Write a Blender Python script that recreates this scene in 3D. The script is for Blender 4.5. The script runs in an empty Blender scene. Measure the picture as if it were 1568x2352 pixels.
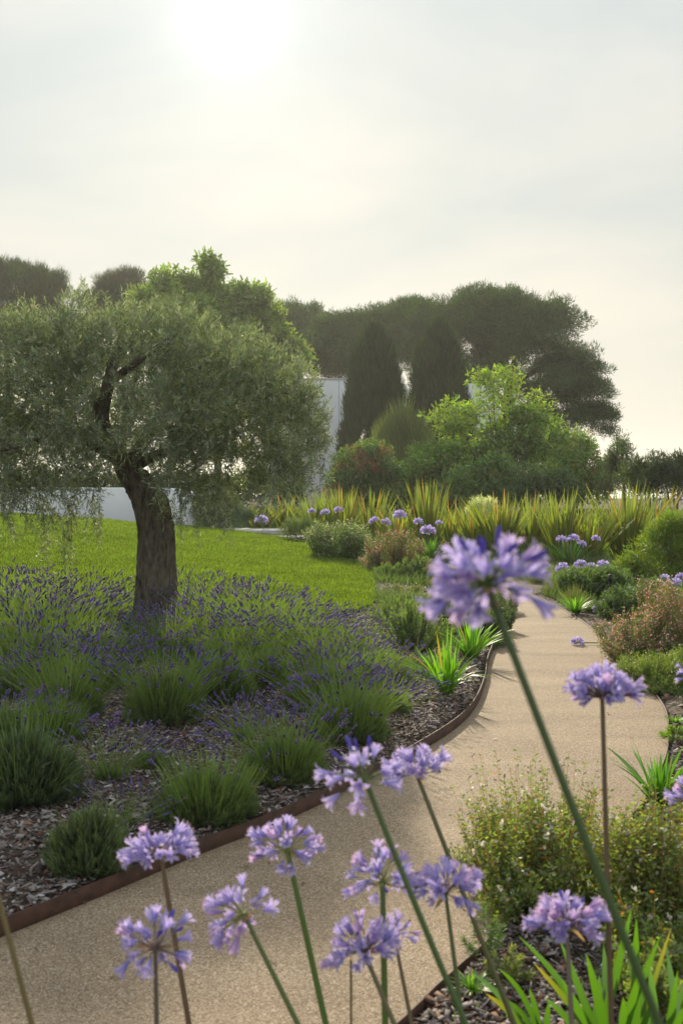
import bpy, math
import numpy as np
from mathutils import Vector, Matrix, Quaternion

sc = bpy.context.scene
COL = sc.collection
rng = np.random.default_rng(11)

# ------------------------------------------------------------------ camera
CAM_Z = 1.5
FP = 2613.0                      # focal length in pixels of a 1568 x 2352 frame (40 mm on a 36 mm tall sensor)
PITCH = math.atan(66 / FP)
cd = bpy.data.cameras.new("camera")
cam = bpy.data.objects.new("camera", cd)
COL.objects.link(cam)
cam.location = (0, 0, CAM_Z)
cam.rotation_euler = (math.pi / 2 - PITCH, 0, 0)
cd.sensor_fit = 'VERTICAL'
cd.sensor_height = 36
cd.sensor_width = 24
cd.lens = 40
cd.clip_start = 0.05
cd.clip_end = 30000
cd.dof.use_dof = True
cd.dof.focus_distance = 12.0
cd.dof.aperture_fstop = 5.6
sc.camera = cam

# ------------------------------------------------------------------ world, sun, exposure
SUN_EL = math.radians(22.0)
SUN_AZ = math.radians(-5.4)      # from +Y towards +X
sun_dir = Vector((math.sin(SUN_AZ) * math.cos(SUN_EL), math.cos(SUN_AZ) * math.cos(SUN_EL), math.sin(SUN_EL)))
w = bpy.data.worlds.new("World")
sc.world = w
w.use_nodes = True
nt = w.node_tree
nt.nodes.clear()
N = nt.nodes.new
def lk(a, b, t=None): (t or nt).links.new(a, b)
out = N('ShaderNodeOutputWorld'); bg = N('ShaderNodeBackground'); bg.inputs['Strength'].default_value = 0.1
sky = N('ShaderNodeTexSky'); sky.sky_type = 'NISHITA'; sky.sun_disc = False
sky.sun_elevation = SUN_EL; sky.sun_rotation = SUN_AZ
sky.air_density = 1.0; sky.dust_density = 2.0; sky.ozone_density = 1.0
tc = N('ShaderNodeTexCoord')
dot = N('ShaderNodeVectorMath'); dot.operation = 'DOT_PRODUCT'
dot.inputs[1].default_value = sun_dir
lk(tc.outputs['Generated'], dot.inputs[0])
ang = N('ShaderNodeMath'); ang.operation = 'ARCCOSINE'; lk(dot.outputs['Value'], ang.inputs[0])
# thin veil of cloud lit by the sun: brighter towards it
ramp = N('ShaderNodeValToRGB')
mr = N('ShaderNodeMapRange'); mr.inputs['From Min'].default_value = 0; mr.inputs['From Max'].default_value = math.pi
lk(ang.outputs[0], mr.inputs['Value']); lk(mr.outputs[0], ramp.inputs['Fac'])
cr = ramp.color_ramp
cr.elements[0].position = 0.0; cr.elements[0].color = (0.6, 0.6, 0.59, 1)
cr.elements[1].position = 1.0; cr.elements[1].color = (0.25, 0.26, 0.28, 1)
for p, c in ((0.006, (0.42, 0.42, 0.405)), (0.012, (0.285, 0.283, 0.274)), (0.022, (0.255, 0.253, 0.244)), (0.036, (0.240, 0.238, 0.231)), (0.065, (0.231, 0.230, 0.224)), (0.17, (0.227, 0.227, 0.223)), (0.25, (0.225, 0.227, 0.229)), (0.5, (0.262, 0.265, 0.272))):
    e = cr.elements.new(p); e.color = (*c, 1)
cr.interpolation = 'B_SPLINE'
mp = N('ShaderNodeMapping'); mp.inputs['Scale'].default_value = (1.5, 1.5, 4.2); mp.inputs['Rotation'].default_value = (0.3, -0.45, 0)
lk(tc.outputs['Generated'], mp.inputs['Vector'])
nz = N('ShaderNodeTexNoise'); nz.inputs['Scale'].default_value = 1.5; nz.inputs['Detail'].default_value = 5; nz.inputs['Roughness'].default_value = 0.5; nz.inputs['Distortion'].default_value = 0.6
lk(mp.outputs[0], nz.inputs['Vector'])
nr = N('ShaderNodeMapRange'); nr.inputs['From Min'].default_value = 0.36; nr.inputs['From Max'].default_value = 0.64
nr.inputs['To Min'].default_value = 0.0; nr.inputs['To Max'].default_value = 1.0
lk(nz.outputs['Fac'], nr.inputs['Value'])
tint = N('ShaderNodeMix'); tint.data_type = 'RGBA'
tint.inputs[6].default_value = (0.86, 0.93, 0.965, 1); tint.inputs[7].default_value = (1.13, 1.10, 1.055, 1)
lk(nr.outputs[0], tint.inputs[0])
mul = N('ShaderNodeMix'); mul.data_type = 'RGBA'; mul.blend_type = 'MULTIPLY'; mul.inputs[0].default_value = 1
lk(ramp.outputs['Color'], mul.inputs[6]); lk(tint.outputs[2], mul.inputs[7])
# warm low band near the horizon
sep = N('ShaderNodeSeparateXYZ'); lk(tc.outputs['Generated'], sep.inputs[0])
hz = N('ShaderNodeMapRange'); hz.inputs['From Min'].default_value = 0.40; hz.inputs['From Max'].default_value = 0.10
lk(sep.outputs['Z'], hz.inputs['Value'])
hm = N('ShaderNodeMix'); hm.data_type = 'RGBA'; hm.inputs[6].default_value = (0.93, 0.98, 1.0, 1); hm.inputs[7].default_value = (1.06, 1.02, 0.925, 1)
lk(hz.outputs[0], hm.inputs[0])
mul2 = N('ShaderNodeMix'); mul2.data_type = 'RGBA'; mul2.blend_type = 'MULTIPLY'; mul2.inputs[0].default_value = 1
lk(mul.outputs[2], mul2.inputs[6]); lk(hm.outputs[2], mul2.inputs[7])
sca = N('ShaderNodeVectorMath'); sca.operation = 'SCALE'; sca.inputs['Scale'].default_value = 24.0
lk(mul2.outputs[2], sca.inputs[0])
mx = N('ShaderNodeMix'); mx.data_type = 'RGBA'; mx.inputs[0].default_value = 0.97
lk(sky.outputs['Color'], mx.inputs[6]); lk(sca.outputs[0], mx.inputs[7])
lk(mx.outputs[2], bg.inputs['Color']); lk(bg.outputs[0], out.inputs['Surface'])

sl = bpy.data.lights.new("sun", 'SUN'); so = bpy.data.objects.new("sun", sl); COL.objects.link(so)
sl.energy = 5.0; sl.angle = math.radians(1.5); sl.color = (1.0, 0.87, 0.65)
so.rotation_euler = (-sun_dir).to_track_quat('-Z', 'Y').to_euler()
so.location = (-10, 60, 40)
sc.view_settings.view_transform = 'Standard'; sc.view_settings.look = 'None'
sc.view_settings.exposure = 0.42; sc.view_settings.gamma = 1
sc.render.engine = 'CYCLES'
sc.cycles.use_denoising = True
sc.cycles.max_bounces = 7; sc.cycles.diffuse_bounces = 3; sc.cycles.transmission_bounces = 5; sc.cycles.glossy_bounces = 2
sc.cycles.transparent_max_bounces = 6; sc.cycles.volume_bounces = 0
sc.cycles.sample_clamp_indirect = 6

# ------------------------------------------------------------------ helpers
def ray(px, py):
    x = (px - 784) / FP; y = (1176 - py) / FP
    c, s = math.cos(PITCH), math.sin(PITCH)
    return np.array([x, c + y * s, -s + y * c])
def PT(px, py, Y):
    r = ray(px, py)
    return np.array([0, 0, CAM_Z]) + r * (Y / r[1])

def sstep(a, b, x):
    t = np.clip((np.asarray(x, float) - a) / (b - a), 0, 1)
    return t * t * (3 - 2 * t)

def G0(px, py, z=0.0):
    r = ray(px, py)
    t = (z - CAM_Z) / r[2]
    return (r[0] * t, r[1] * t)

def catmull(pts, n=8):
    pts = np.array(pts, float); P = np.vstack([2 * pts[0] - pts[1], pts, 2 * pts[-1] - pts[-2]])
    o = []
    for i in range(1, len(P) - 2):
        for t in np.linspace(0, 1, n, endpoint=False):
            a, b, c, d = P[i - 1], P[i], P[i + 1], P[i + 2]
            o.append(0.5 * (2 * b + (c - a) * t + (2 * a - 5 * b + 4 * c - d) * t * t + (3 * b - a - 3 * c + d) * t ** 3))
    o.append(pts[-1])
    return np.array(o)

EL = catmull([(-4.6, -1.2), (-3.2, .7), (-2.3, 2.05), (-1.62, 3.05)] + [G0(*p) for p in ((0, 2154), (252, 2051), (453, 1965), (595, 1910), (720, 1855), (870, 1780), (992, 1710), (1062, 1660), (1097, 1615), (1115, 1565), (1122, 1520), (1142, 1470), (1160, 1420), (1165, 1380))] + [(2.3, 17.2), (1.9, 19.0), (1.0, 20.6), (-0.5, 22.2)], 10)
ER = catmull([(-2.9, -2), (-1.8, .2), (-0.95, 1.4), (-0.22, 2.5)] + [G0(*p) for p in ((921, 2351), (982, 2290), (1082, 2200), (1240, 2060), (1350, 1970), (1434, 1894), (1485, 1830), (1514, 1772), (1530, 1725), (1533, 1670), (1522, 1625), (1484, 1575), (1425, 1510), (1358, 1446), (1313, 1414), (1263, 1386), (1218, 1366), (1185, 1352))] + [(2.7, 18.3), (2.4, 20.3), (1.4, 22.0), (0.1, 23.6)], 10)
POLY = np.vstack([EL, ER[::-1]])

def inpoly(X, Y, poly):
    X = np.asarray(X, float); Y = np.asarray(Y, float)
    r = np.zeros(X.shape, bool)
    x0, y0 = poly[:, 0], poly[:, 1]; x1, y1 = np.roll(x0, -1), np.roll(y0, -1)
    for a, b, c, d in zip(x0, y0, x1, y1):
        if b == d: continue
        m = (Y < max(b, d)) & (Y >= min(b, d))
        xi = a + (Y - b) * (c - a) / (d - b)
        r ^= m & (X < xi)
    return r
def dline(X, Y, line):
    X = np.asarray(X, float); Y = np.asarray(Y, float)
    best = np.full(X.shape, 1e9)
    for (a, b), (c, d) in zip(line[:-1], line[1:]):
        vx, vy = c - a, d - b; L2 = vx * vx + vy * vy + 1e-12
        t = np.clip(((X - a) * vx + (Y - b) * vy) / L2, 0, 1)
        best = np.minimum(best, (X - a - t * vx) ** 2 + (Y - b - t * vy) ** 2)
    return np.sqrt(best)

def H0(X, Y):
    X = np.asarray(X, float); Y = np.asarray(Y, float)
    u = np.clip((0.8 - X) / 9, 0, 1.6) ** 0.9
    z = 0.66 * u * sstep(12.0, 25, Y) * (1 - 0.75 * sstep(28.5, 34, Y))
    z = z + 0.045 * sstep(0, 1, u * 8) * sstep(5, 12, Y)
    z = z - 30 * sstep(112, 220, Y)
    return z
def Hv(X, Y):
    X = np.asarray(X, float); Y = np.asarray(Y, float)
    dl = dline(X, Y, EL); dr = dline(X, Y, ER)
    return np.where(inpoly(X, Y, POLY), 0.0, H0(X, Y) + np.where(dl < dr, 0.04, 0.012))
def H(x, y):
    x = float(x); y = float(y)
    if inpoly(np.array([x]), np.array([y]), POLY)[0]: return 0.0
    dl = dline(np.array([x]), np.array([y]), EL)[0]; dr = dline(np.array([x]), np.array([y]), ER)[0]
    k = 0.04 if dl < dr else 0.012
    return float(H0(x, y)) + k
def GR(px, py):                     # pixel -> ground point
    r = ray(px, py)
    z = 0.0; p = None
    for _ in range(30):
        t = (z - CAM_Z) / min(r[2], -1e-4)
        p = (r[0] * t, r[1] * t)
        nz_ = H(*p)
        if abs(nz_ - z) < 1e-4: break
        z = 0.5 * z + 0.5 * nz_
    return np.array([p[0], p[1], H(*p)])

def unit(v):
    return v / (np.linalg.norm(v, axis=-1, keepdims=True) + 1e-12)
def rdir(n, r=rng):
    return unit(r.normal(size=(n, 3)))
def jit(c, n, s=0.15, r=rng, hue=0.06):
    c = np.array(c, float)
    k = np.clip(1 + r.normal(size=(n, 1)) * s, 0.35, 1.9)
    return np.clip(c[None] * k * (1 + r.normal(size=(n, 3)) * hue), 0.003, 0.95)

class Geo:
    def __init__(s): s.v = []; s.f = []; s.c = []; s.m = []; s.n = 0
    def add(s, V, F, C, mat=0):          # V (n,K,3)  F (m,4) local  C (n,3) or (n,K,3)
        n, K = V.shape[:2]
        if n == 0: return
        s.v.append(V.reshape(-1, 3))
        s.f.append((F[None] + (np.arange(n) * K)[:, None, None] + s.n).reshape(-1, 4))
        if C.ndim == 2: C = np.repeat(C[:, None], K, 1)
        s.c.append(C.reshape(-1, 3))
        s.m.append(np.full(n * len(F), mat, np.int32))
        s.n += n * K
    def strips(s, P, D, L, W, C, k=2, bend=None, side=None, prof=None, mat=0, fold=0.0, C2=None, edge=None):
        P = np.atleast_2d(P); n = len(P)
        D = unit(D); L = np.broadcast_to(L, (n,)).astype(float); W = np.broadcast_to(W, (n,)).astype(float)
        C = np.broadcast_to(C, (n, 3))
        if side is None: side = np.cross(D, rdir(n))
        side = unit(side)
        t = np.linspace(0, 1, k + 1)
        if prof is None:
            prof = np.interp(t, [0, 0.45, 0.8, 1], [0.35, 1, 0.65, 0.06])
        prof = np.asarray(prof)
        c = P[:, None] + D[:, None] * (L[:, None] * t)[..., None]
        if bend is not None: c = c + bend[:, None] * (L[:, None] * t ** 2)[..., None]
        o = side[:, None] * (W[:, None] * prof[None] * 0.5)[..., None]
        if fold == 0 and edge is None:
            V = np.stack([c - o, c + o], 2).reshape(n, -1, 3)
            F = np.array([[2 * i, 2 * i + 1, 2 * i + 3, 2 * i + 2] for i in range(k)])
            A = 2
        else:
            nn = unit(np.cross(side, D))[:, None] * (W[:, None] * prof[None] * fold)[..., None]
            V = np.stack([c - o, c - nn, c + o], 2).reshape(n, -1, 3)
            F = np.array([[3 * i + j, 3 * i + j + 1, 3 * i + j + 4, 3 * i + j + 3] for i in range(k) for j in (0, 1)])
            A = 3
        if C2 is None and edge is None: CC = C
        else:
            C2_ = C if C2 is None else np.broadcast_to(C2, (n, 3))
            CC = C[:, None] * (1 - t)[None, :, None] + C2_[:, None] * t[None, :, None]
            CC = np.repeat(CC[:, :, None], A, 2)
            if edge is not None:
                e = np.broadcast_to(edge, (n, 3))
                CC[:, :, 0] = e[:, None]; CC[:, :, 2] = e[:, None]
            CC = CC.reshape(n, -1, 3)
        s.add(V, F, CC, mat)
    def tubes(s, pts, rad, C, m=5, mat=0):
        pts = np.asarray(pts, float); n, k = pts.shape[:2]
        rad = np.broadcast_to(rad, (n, k))
        T = np.empty_like(pts); T[:, 1:-1] = pts[:, 2:] - pts[:, :-2]; T[:, 0] = pts[:, 1] - pts[:, 0]; T[:, -1] = pts[:, -1] - pts[:, -2]
        T = unit(T)
        ov = unit(pts[:, -1] - pts[:, 0])
        ref = np.where(np.abs(ov[:, 2:3]) < 0.8, np.array([[0, 0, 1.0]]), np.array([[0, 1.0, 0]]))[:, None]
        A = unit(np.cross(T, np.broadcast_to(ref, T.shape))); B = np.cross(T, A)
        th = np.arange(m) / m * 2 * math.pi
        V = pts[:, :, None] + rad[:, :, None, None] * (A[:, :, None] * np.cos(th)[None, None, :, None] + B[:, :, None] * np.sin(th)[None, None, :, None])
        V = V.reshape(n, k * m, 3)
        F = np.array([[i * m + j, i * m + (j + 1) % m, (i + 1) * m + (j + 1) % m, (i + 1) * m + j] for i in range(k - 1) for j in range(m)])
        C = np.asarray(C, float)
        if C.ndim == 1: C = np.broadcast_to(C, (n, 3))
        if C.ndim == 3: C = np.repeat(C[:, :, None], m, 2).reshape(n, -1, 3)
        s.add(V, F, C, mat)
    def box(s, c, h, C, R=None, mat=0):   # c (n,3) h (n,3) halves, R (n,3,3)
        n = len(c)
        u = np.array([[x, y, z] for z in (-1, 1) for y in (-1, 1) for x in (-1, 1)], float)
        V = u[None] * h[:, None]
        if R is not None: V = np.einsum('nij,nkj->nki', R, V)
        V = V + c[:, None]
        F = np.array([[0, 2, 3, 1], [4, 5, 7, 6], [0, 1, 5, 4], [1, 3, 7, 5], [3, 2, 6, 7], [2, 0, 4, 6]])
        s.add(V, F, C, mat)
    def mesh(s, name, mats, smooth=False):
        me = bpy.data.meshes.new(name)
        v = np.concatenate(s.v).astype(np.float32); f = np.concatenate(s.f).astype(np.int32); c = np.concatenate(s.c); m = np.concatenate(s.m)
        me.vertices.add(len(v)); me.vertices.foreach_set('co', v.ravel())
        me.loops.add(len(f) * 4); me.loops.foreach_set('vertex_index', f.ravel())
        me.polygons.add(len(f)); me.polygons.foreach_set('loop_start', np.arange(len(f), dtype=np.int32) * 4)
        me.polygons.foreach_set('material_index', m)
        if smooth: me.polygons.foreach_set('use_smooth', np.ones(len(f), bool))
        a = me.color_attributes.new('Col', 'FLOAT_COLOR', 'POINT')
        cc = np.ones((len(v), 4), np.float32); cc[:, :3] = c
        a.data.foreach_set('color', cc.ravel())
        for mt in mats: me.materials.append(mt)
        me.update(calc_edges=True)
        return me

def link(name, data, parent=None, loc=None, label=None, cat=None, group=None, kind=None):
    o = bpy.data.objects.new(name, data); COL.objects.link(o)
    if parent is not None: o.parent = parent
    if loc is not None: o.location = [float(a) for a in loc]
    if label: o['label'] = label
    if cat: o['category'] = cat
    if group: o['group'] = group
    if kind: o['kind'] = kind
    return o
def thing(name, label, cat, loc=(0, 0, 0), rz=0.0, scale=(1, 1, 1), group=None, parts=()):
    o = link(name, None, None, loc, label, cat, group)
    o.empty_display_size = 0.1
    o.rotation_euler = (0, 0, rz); o.scale = scale
    for pn, me, *k in parts:
        link(pn, me, o, kind=k[0] if k else None)
    return o

# ------------------------------------------------------------------ materials
def newmat(name):
    m = bpy.data.materials.new(name); m.use_nodes = True; m.node_tree.nodes.clear()
    return m, m.node_tree
def leafmat(name, trans=0.45, gloss=0.06, rough=0.45, tcol=(1.7, 1.8, 0.6)):
    m, t = newmat(name); n = t.nodes.new
    o = n('ShaderNodeOutputMaterial'); at = n('ShaderNodeAttribute'); at.attribute_name = 'Col'
    df = n('ShaderNodeBsdfDiffuse'); tr = n('ShaderNodeBsdfTranslucent'); gl = n('ShaderNodeBsdfGlossy'); gl.inputs['Roughness'].default_value = rough
    gl.inputs['Color'].default_value = (1, 1, 1, 1)
    tm = n('ShaderNodeMix'); tm.data_type = 'RGBA'; tm.blend_type = 'MULTIPLY'; tm.inputs[0].default_value = 1; tm.inputs[7].default_value = (*tcol, 1)
    lk(at.outputs['Color'], tm.inputs[6], t); lk(tm.outputs[2], tr.inputs['Color'], t); lk(at.outputs['Color'], df.inputs['Color'], t)
    a = n('ShaderNodeMixShader'); a.inputs[0].default_value = trans; lk(df.outputs[0], a.inputs[1], t); lk(tr.outputs[0], a.inputs[2], t)
    b = n('ShaderNodeMixShader'); b.inputs[0].default_value = gloss; lk(a.outputs[0], b.inputs[1], t); lk(gl.outputs[0], b.inputs[2], t)
    lk(b.outputs[0], o.inputs['Surface'], t)
    return m
M_leaf = leafmat('leaf', 0.48, 0.05, 0.5)
M_olive = leafmat('olive_leaf', 0.45, 0.08, 0.5, (1.4, 1.5, 0.85))
M_lav = leafmat('lavender_leaf', 0.42, 0.04, 0.5, (1.35, 1.4, 0.6))
M_gloss = leafmat('glossy_leaf', 0.48, 0.06, 0.4, (1.5, 1.7, 0.5))
M_needle = leafmat('needle', 0.28, 0.02, 0.6)
M_petal = leafmat('petal', 0.5, 0.03, 0.5, (1.15, 1.05, 1.1))
M_grass = leafmat('grass_blade', 0.55, 0.03, 0.5, (1.3, 1.4, 0.4))

def pbr(name, col=None, rough=0.8, noise=None, bump=None, attr=False, spec=0.3):
    m, t = newmat(name); n = t.nodes.new
    o = n('ShaderNodeOutputMaterial'); b = n('ShaderNodeBsdfPrincipled'); lk(b.outputs[0], o.inputs['Surface'], t)
    b.inputs['Roughness'].default_value = rough; b.inputs['Specular IOR Level'].default_value = spec
    tc = n('ShaderNodeTexCoord')
    src = None
    if attr:
        at = n('ShaderNodeAttribute'); at.attribute_name = 'Col'; src = at.outputs['Color']
    if noise:                        # (scale, colour A, colour B, detail, stretch)
        mp = n('ShaderNodeMapping'); mp.inputs['Scale'].default_value = noise[4] if len(noise) > 4 else (1, 1, 1)
        lk(tc.outputs['Object'], mp.inputs[0], t)
        z = n('ShaderNodeTexNoise'); z.inputs['Scale'].default_value = noise[0]; z.inputs['Detail'].default_value = noise[3]; z.inputs['Roughness'].default_value = 0.65
        lk(mp.outputs[0], z.inputs['Vector'], t)
        r = n('ShaderNodeValToRGB'); r.color_ramp.elements[0].position = 0.32; r.color_ramp.elements[1].position = 0.68
        r.color_ramp.elements[0].color = (*noise[1], 1); r.color_ramp.elements[1].color = (*noise[2], 1)
        lk(z.outputs['Fac'], r.inputs['Fac'], t)
        if src is not None:
            q = n('ShaderNodeMix'); q.data_type = 'RGBA'; q.blend_type = 'MULTIPLY'; q.inputs[0].default_value = 1
            lk(src, q.inputs[6], t); lk(r.outputs['Color'], q.inputs[7], t); src = q.outputs[2]
        else: src = r.outputs['Color']
    if src is not None: lk(src, b.inputs['Base Color'], t)
    else: b.inputs['Base Color'].default_value = (*col, 1)
    if bump:                         # (scale, strength, distance, stretch)
        mp2 = n('ShaderNodeMapping'); mp2.inputs['Scale'].default_value = bump[3] if len(bump) > 3 else (1, 1, 1)
        lk(tc.outputs['Object'], mp2.inputs[0], t)
        z2 = n('ShaderNodeTexNoise'); z2.inputs['Scale'].default_value = bump[0]; z2.inputs['Detail'].default_value = 6
        lk(mp2.outputs[0], z2.inputs['Vector'], t)
        bp = n('ShaderNodeBump'); bp.inputs['Strength'].default_value = bump[1]; bp.inputs['Distance'].default_value = bump[2]
        lk(z2.outputs['Fac'], bp.inputs['Height'], t); lk(bp.outputs[0], b.inputs['Normal'], t)
    return m
M_soil = pbr('soil', noise=(9, (0.035, 0.026, 0.02), (0.10, 0.075, 0.055), 8), bump=(30, 0.8, 0.02), rough=0.95)
M_bark = pbr('olive_bark', noise=(26, (0.028, 0.024, 0.017), (0.20, 0.17, 0.125), 8, (1, 1, 0.3)), bump=(30, 1.0, 0.05, (1, 1, 0.3)), rough=0.9)
M_bark2 = pbr('dark_bark', noise=(5, (0.04, 0.03, 0.025), (0.11, 0.085, 0.07), 6, (1, 1, 0.3)), rough=0.9)
M_chip = pbr('wood_chip', attr=True, rough=0.8, noise=(60, (0.75, 0.75, 0.75), (1.1, 1.1, 1.35), 4), spec=0.15)
M_corten = pbr('rusty_steel', noise=(14, (0.035, 0.017, 0.011), (0.09, 0.042, 0.025), 8), bump=(60, 0.2, 0.003), rough=0.75)
M_stucco = pbr('white_stucco', noise=(1.2, (0.70, 0.72, 0.74), (0.78, 0.79, 0.80), 5), bump=(40, 0.15, 0.01), rough=0.9)
M_conc = pbr('pale_concrete', noise=(5, (0.42, 0.41, 0.38), (0.58, 0.56, 0.52), 7), bump=(50, 0.3, 0.005), rough=0.85)
M_concd = pbr('grey_concrete', noise=(5, (0.16, 0.17, 0.18), (0.26, 0.27, 0.28), 7), bump=(50, 0.3, 0.005), rough=0.85)
M_black = pbr('black_metal', (0.012, 0.012, 0.012), 0.45)
M_stem = leafmat('flower_stem', 0.12, 0.05, 0.4)
M_glass = pbr('dark_glass', (0.02, 0.025, 0.03), 0.08, spec=0.6)
M_lawnbase = pbr('lawn_base', noise=(6, (0.09, 0.13, 0.018), (0.14, 0.19, 0.026), 8), rough=0.95)
M_sea = pbr('sea_water', (0.10, 0.17, 0.22), 0.35, bump=(0.15, 0.6, 0.5))

def pathmat():
    m, t = newmat('fine_aggregate'); n = t.nodes.new
    o = n('ShaderNodeOutputMaterial'); b = n('ShaderNodeBsdfPrincipled'); lk(b.outputs[0], o.inputs['Surface'], t)
    b.inputs['Roughness'].default_value = 0.85; b.inputs['Specular IOR Level'].default_value = 0.25
    tc = n('ShaderNodeTexCoord')
    v = n('ShaderNodeTexVoronoi'); v.inputs['Scale'].default_value = 220; lk(tc.outputs['Object'], v.inputs['Vector'], t)
    hs = n('ShaderNodeSeparateColor'); lk(v.outputs['Color'], hs.inputs[0], t)
    r = n('ShaderNodeValToRGB'); lk(hs.outputs[0], r.inputs['Fac'], t)
    e = r.color_ramp.elements
    e[0].position = 0; e[0].color = (0.11, 0.08, 0.055, 1); e[1].position = 1; e[1].color = (0.60, 0.51, 0.39, 1)
    for p, c in ((0.15, (0.215, 0.155, 0.10)), (0.45, (0.305, 0.225, 0.148)), (0.8, (0.375, 0.285, 0.195)), (0.93, (0.46, 0.375, 0.28))):
        q = e.new(p); q.color = (*c, 1)
    z = n('ShaderNodeTexNoise'); z.inputs['Scale'].default_value = 1.3; z.inputs['Detail'].default_value = 7; z.inputs['Roughness'].default_value = 0.6
    mp = n('ShaderNodeMapping'); mp.inputs['Rotation'].default_value = (0, 0, 0.15); mp.inputs['Scale'].default_value = (0.7, 2.2, 1)
    lk(tc.outputs['Object'], mp.inputs[0], t); lk(mp.outputs[0], z.inputs['Vector'], t)
    r2 = n('ShaderNodeValToRGB'); r2.color_ramp.elements[0].position = 0.3; r2.color_ramp.elements[1].position = 0.7
    r2.color_ramp.elements[0].color = (0.74, 0.72, 0.70, 1); r2.color_ramp.elements[1].color = (1.05, 1.04, 1.03, 1); lk(z.outputs['Fac'], r2.inputs['Fac'], t)
    q = n('ShaderNodeMix'); q.data_type = 'RGBA'; q.blend_type = 'MULTIPLY'; q.inputs[0].default_value = 1
    lk(r.outputs['Color'], q.inputs[6], t); lk(r2.outputs['Color'], q.inputs[7], t); lk(q.outputs[2], b.inputs['Base Color'], t)
    bp = n('ShaderNodeBump'); bp.inputs['Strength'].default_value = 0.6; bp.inputs['Distance'].default_value = 0.003; bp.invert = True
    lk(v.outputs['Distance'], bp.inputs['Height'], t); lk(bp.outputs[0], b.inputs['Normal'], t)
    return m
M_path = pathmat()

# ------------------------------------------------------------------ ground, path, sea, lawn
def grid(xs, ys, zf):
    X, Y = np.meshgrid(xs, ys); Z = zf(X, Y)
    V = np.stack([X, Y, Z], -1).reshape(-1, 3); nx, ny = len(xs), len(ys)
    i = np.arange(nx - 1)[None] + (np.arange(ny - 1) * nx)[:, None]
    F = np.stack([i, i + 1, i + nx + 1, i + nx], -1).reshape(-1, 4)
    return V, F, X, Y
def ground_z(X, Y):
    z = H0(X, Y)
    near = (np.abs(X) < 12) & (Y < 30) & (Y > -6)
    ins = np.zeros(X.shape, bool); dl = np.full(X.shape, 9.0); dr = np.full(X.shape, 9.0)
    ins[near] = inpoly(X[near], Y[near], POLY); dl[near] = dline(X[near], Y[near], EL); dr[near] = dline(X[near], Y[near], ER)
    lev = np.where(dl < dr, 0.04, 0.012)
    d = np.minimum(dl, dr)
    out_ = z + lev * sstep(0.0, 0.07, d) + (-0.03) * (1 - sstep(0.0, 0.07, d))
    r = np.where(ins, -0.03, out_)
    r = r + np.where(ins | (d < 0.1), 0, 0.012 * np.sin(X * 3.1 + 1.3 * np.sin(Y * 2.3)) * np.cos(Y * 2.7))
    return r
xs = np.unique(np.concatenate([np.arange(-5, 5.01, 0.05), np.arange(-16, -5, 0.5), np.arange(5, 16, 0.5), np.arange(-160, -16, 8), np.arange(16, 160, 8), [-6000, -1500, -500, 500, 1500, 6000]]))
ys = np.unique(np.concatenate([np.arange(1, 18.01, 0.05), np.arange(-8, 1, 0.4), np.arange(18, 36, 0.4), np.arange(36, 200, 4), [-60, -20, 260, 600]]))
V, F, _, _ = grid(xs, ys, ground_z)
g = Geo(); g.add(V[None], F, np.full((1, 3), 0.5)); link('ground', g.mesh('ground', [M_soil], True), kind='structure')

nseg = 200
def resample(line, n):
    d = np.concatenate([[0], np.cumsum(np.linalg.norm(np.diff(line, axis=0), axis=1))])
    t = np.linspace(0, d[-1], n)
    return np.stack([np.interp(t, d, line[:, i]) for i in (0, 1)], 1)
a = resample(EL, nseg); b = resample(ER, nseg)
rows = [np.concatenate([a * (1 - t) + b * t, np.full((nseg, 1), 0.0 + 0.006 * math.sin(t * math.pi))], 1) for t in np.linspace(0, 1, 7)]
V = np.stack(rows, 1).reshape(-1, 3)
F = np.array([[i * 7 + j, i * 7 + j + 1, (i + 1) * 7 + j + 1, (i + 1) * 7 + j] for i in range(nseg - 1) for j in range(6)])
g = Geo(); g.add(V[None], F, np.full((1, 3), 0.5)); link('path', g.mesh('path', [M_path], True), kind='structure')

def ribbon(line, off, z0, z1, th, mat, zf=None):
    line = resample(line, 260)
    T = np.gradient(line, axis=0); T = unit(T); Nn = np.stack([-T[:, 1], T[:, 0]], 1)
    i_ = line + Nn * off; o_ = line + Nn * (off + th)
    zz = np.zeros(len(line))
    V = np.stack([np.c_[i_, zz + z0], np.c_[i_, zz + z1], np.c_[o_, zz + z1], np.c_[o_, zz + z0]], 1).reshape(-1, 3)
    k = 4
    F = [[i * k + j, i * k + (j + 1) % k, (i + 1) * k + (j + 1) % k, (i + 1) * k + j] for i in range(len(line) - 1) for j in range(4)]
    F += [[0, 3, 2, 1], [(len(line) - 1) * k + j for j in range(4)]]
    g = Geo(); g.add(V[None], np.array(F), np.full((1, 3), 0.5))
    return g.mesh('edging', [mat])
link('steel_edging', ribbon(EL, 0.001, -0.05, 0.060, 0.008, M_corten), label='taller brown rusty steel edging strip along the left side of the path', cat='edging')
link('steel_edging', ribbon(ER, -0.007, -0.05, 0.016, 0.006, M_corten), label='thin low steel edging strip along the right side of the path', cat='edging')

g = Geo(); V, F, _, _ = grid(np.array([-9000, -3000, -800, 0, 800, 3000, 9000.]), np.array([140, 300, 900, 3000, 9000, 16000.]), lambda X, Y: np.full(X.shape, -22.0))
g.add(V[None], F, np.full((1, 3), 0.5)); link('sea', g.mesh('sea', [M_sea], True), kind='structure')

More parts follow.
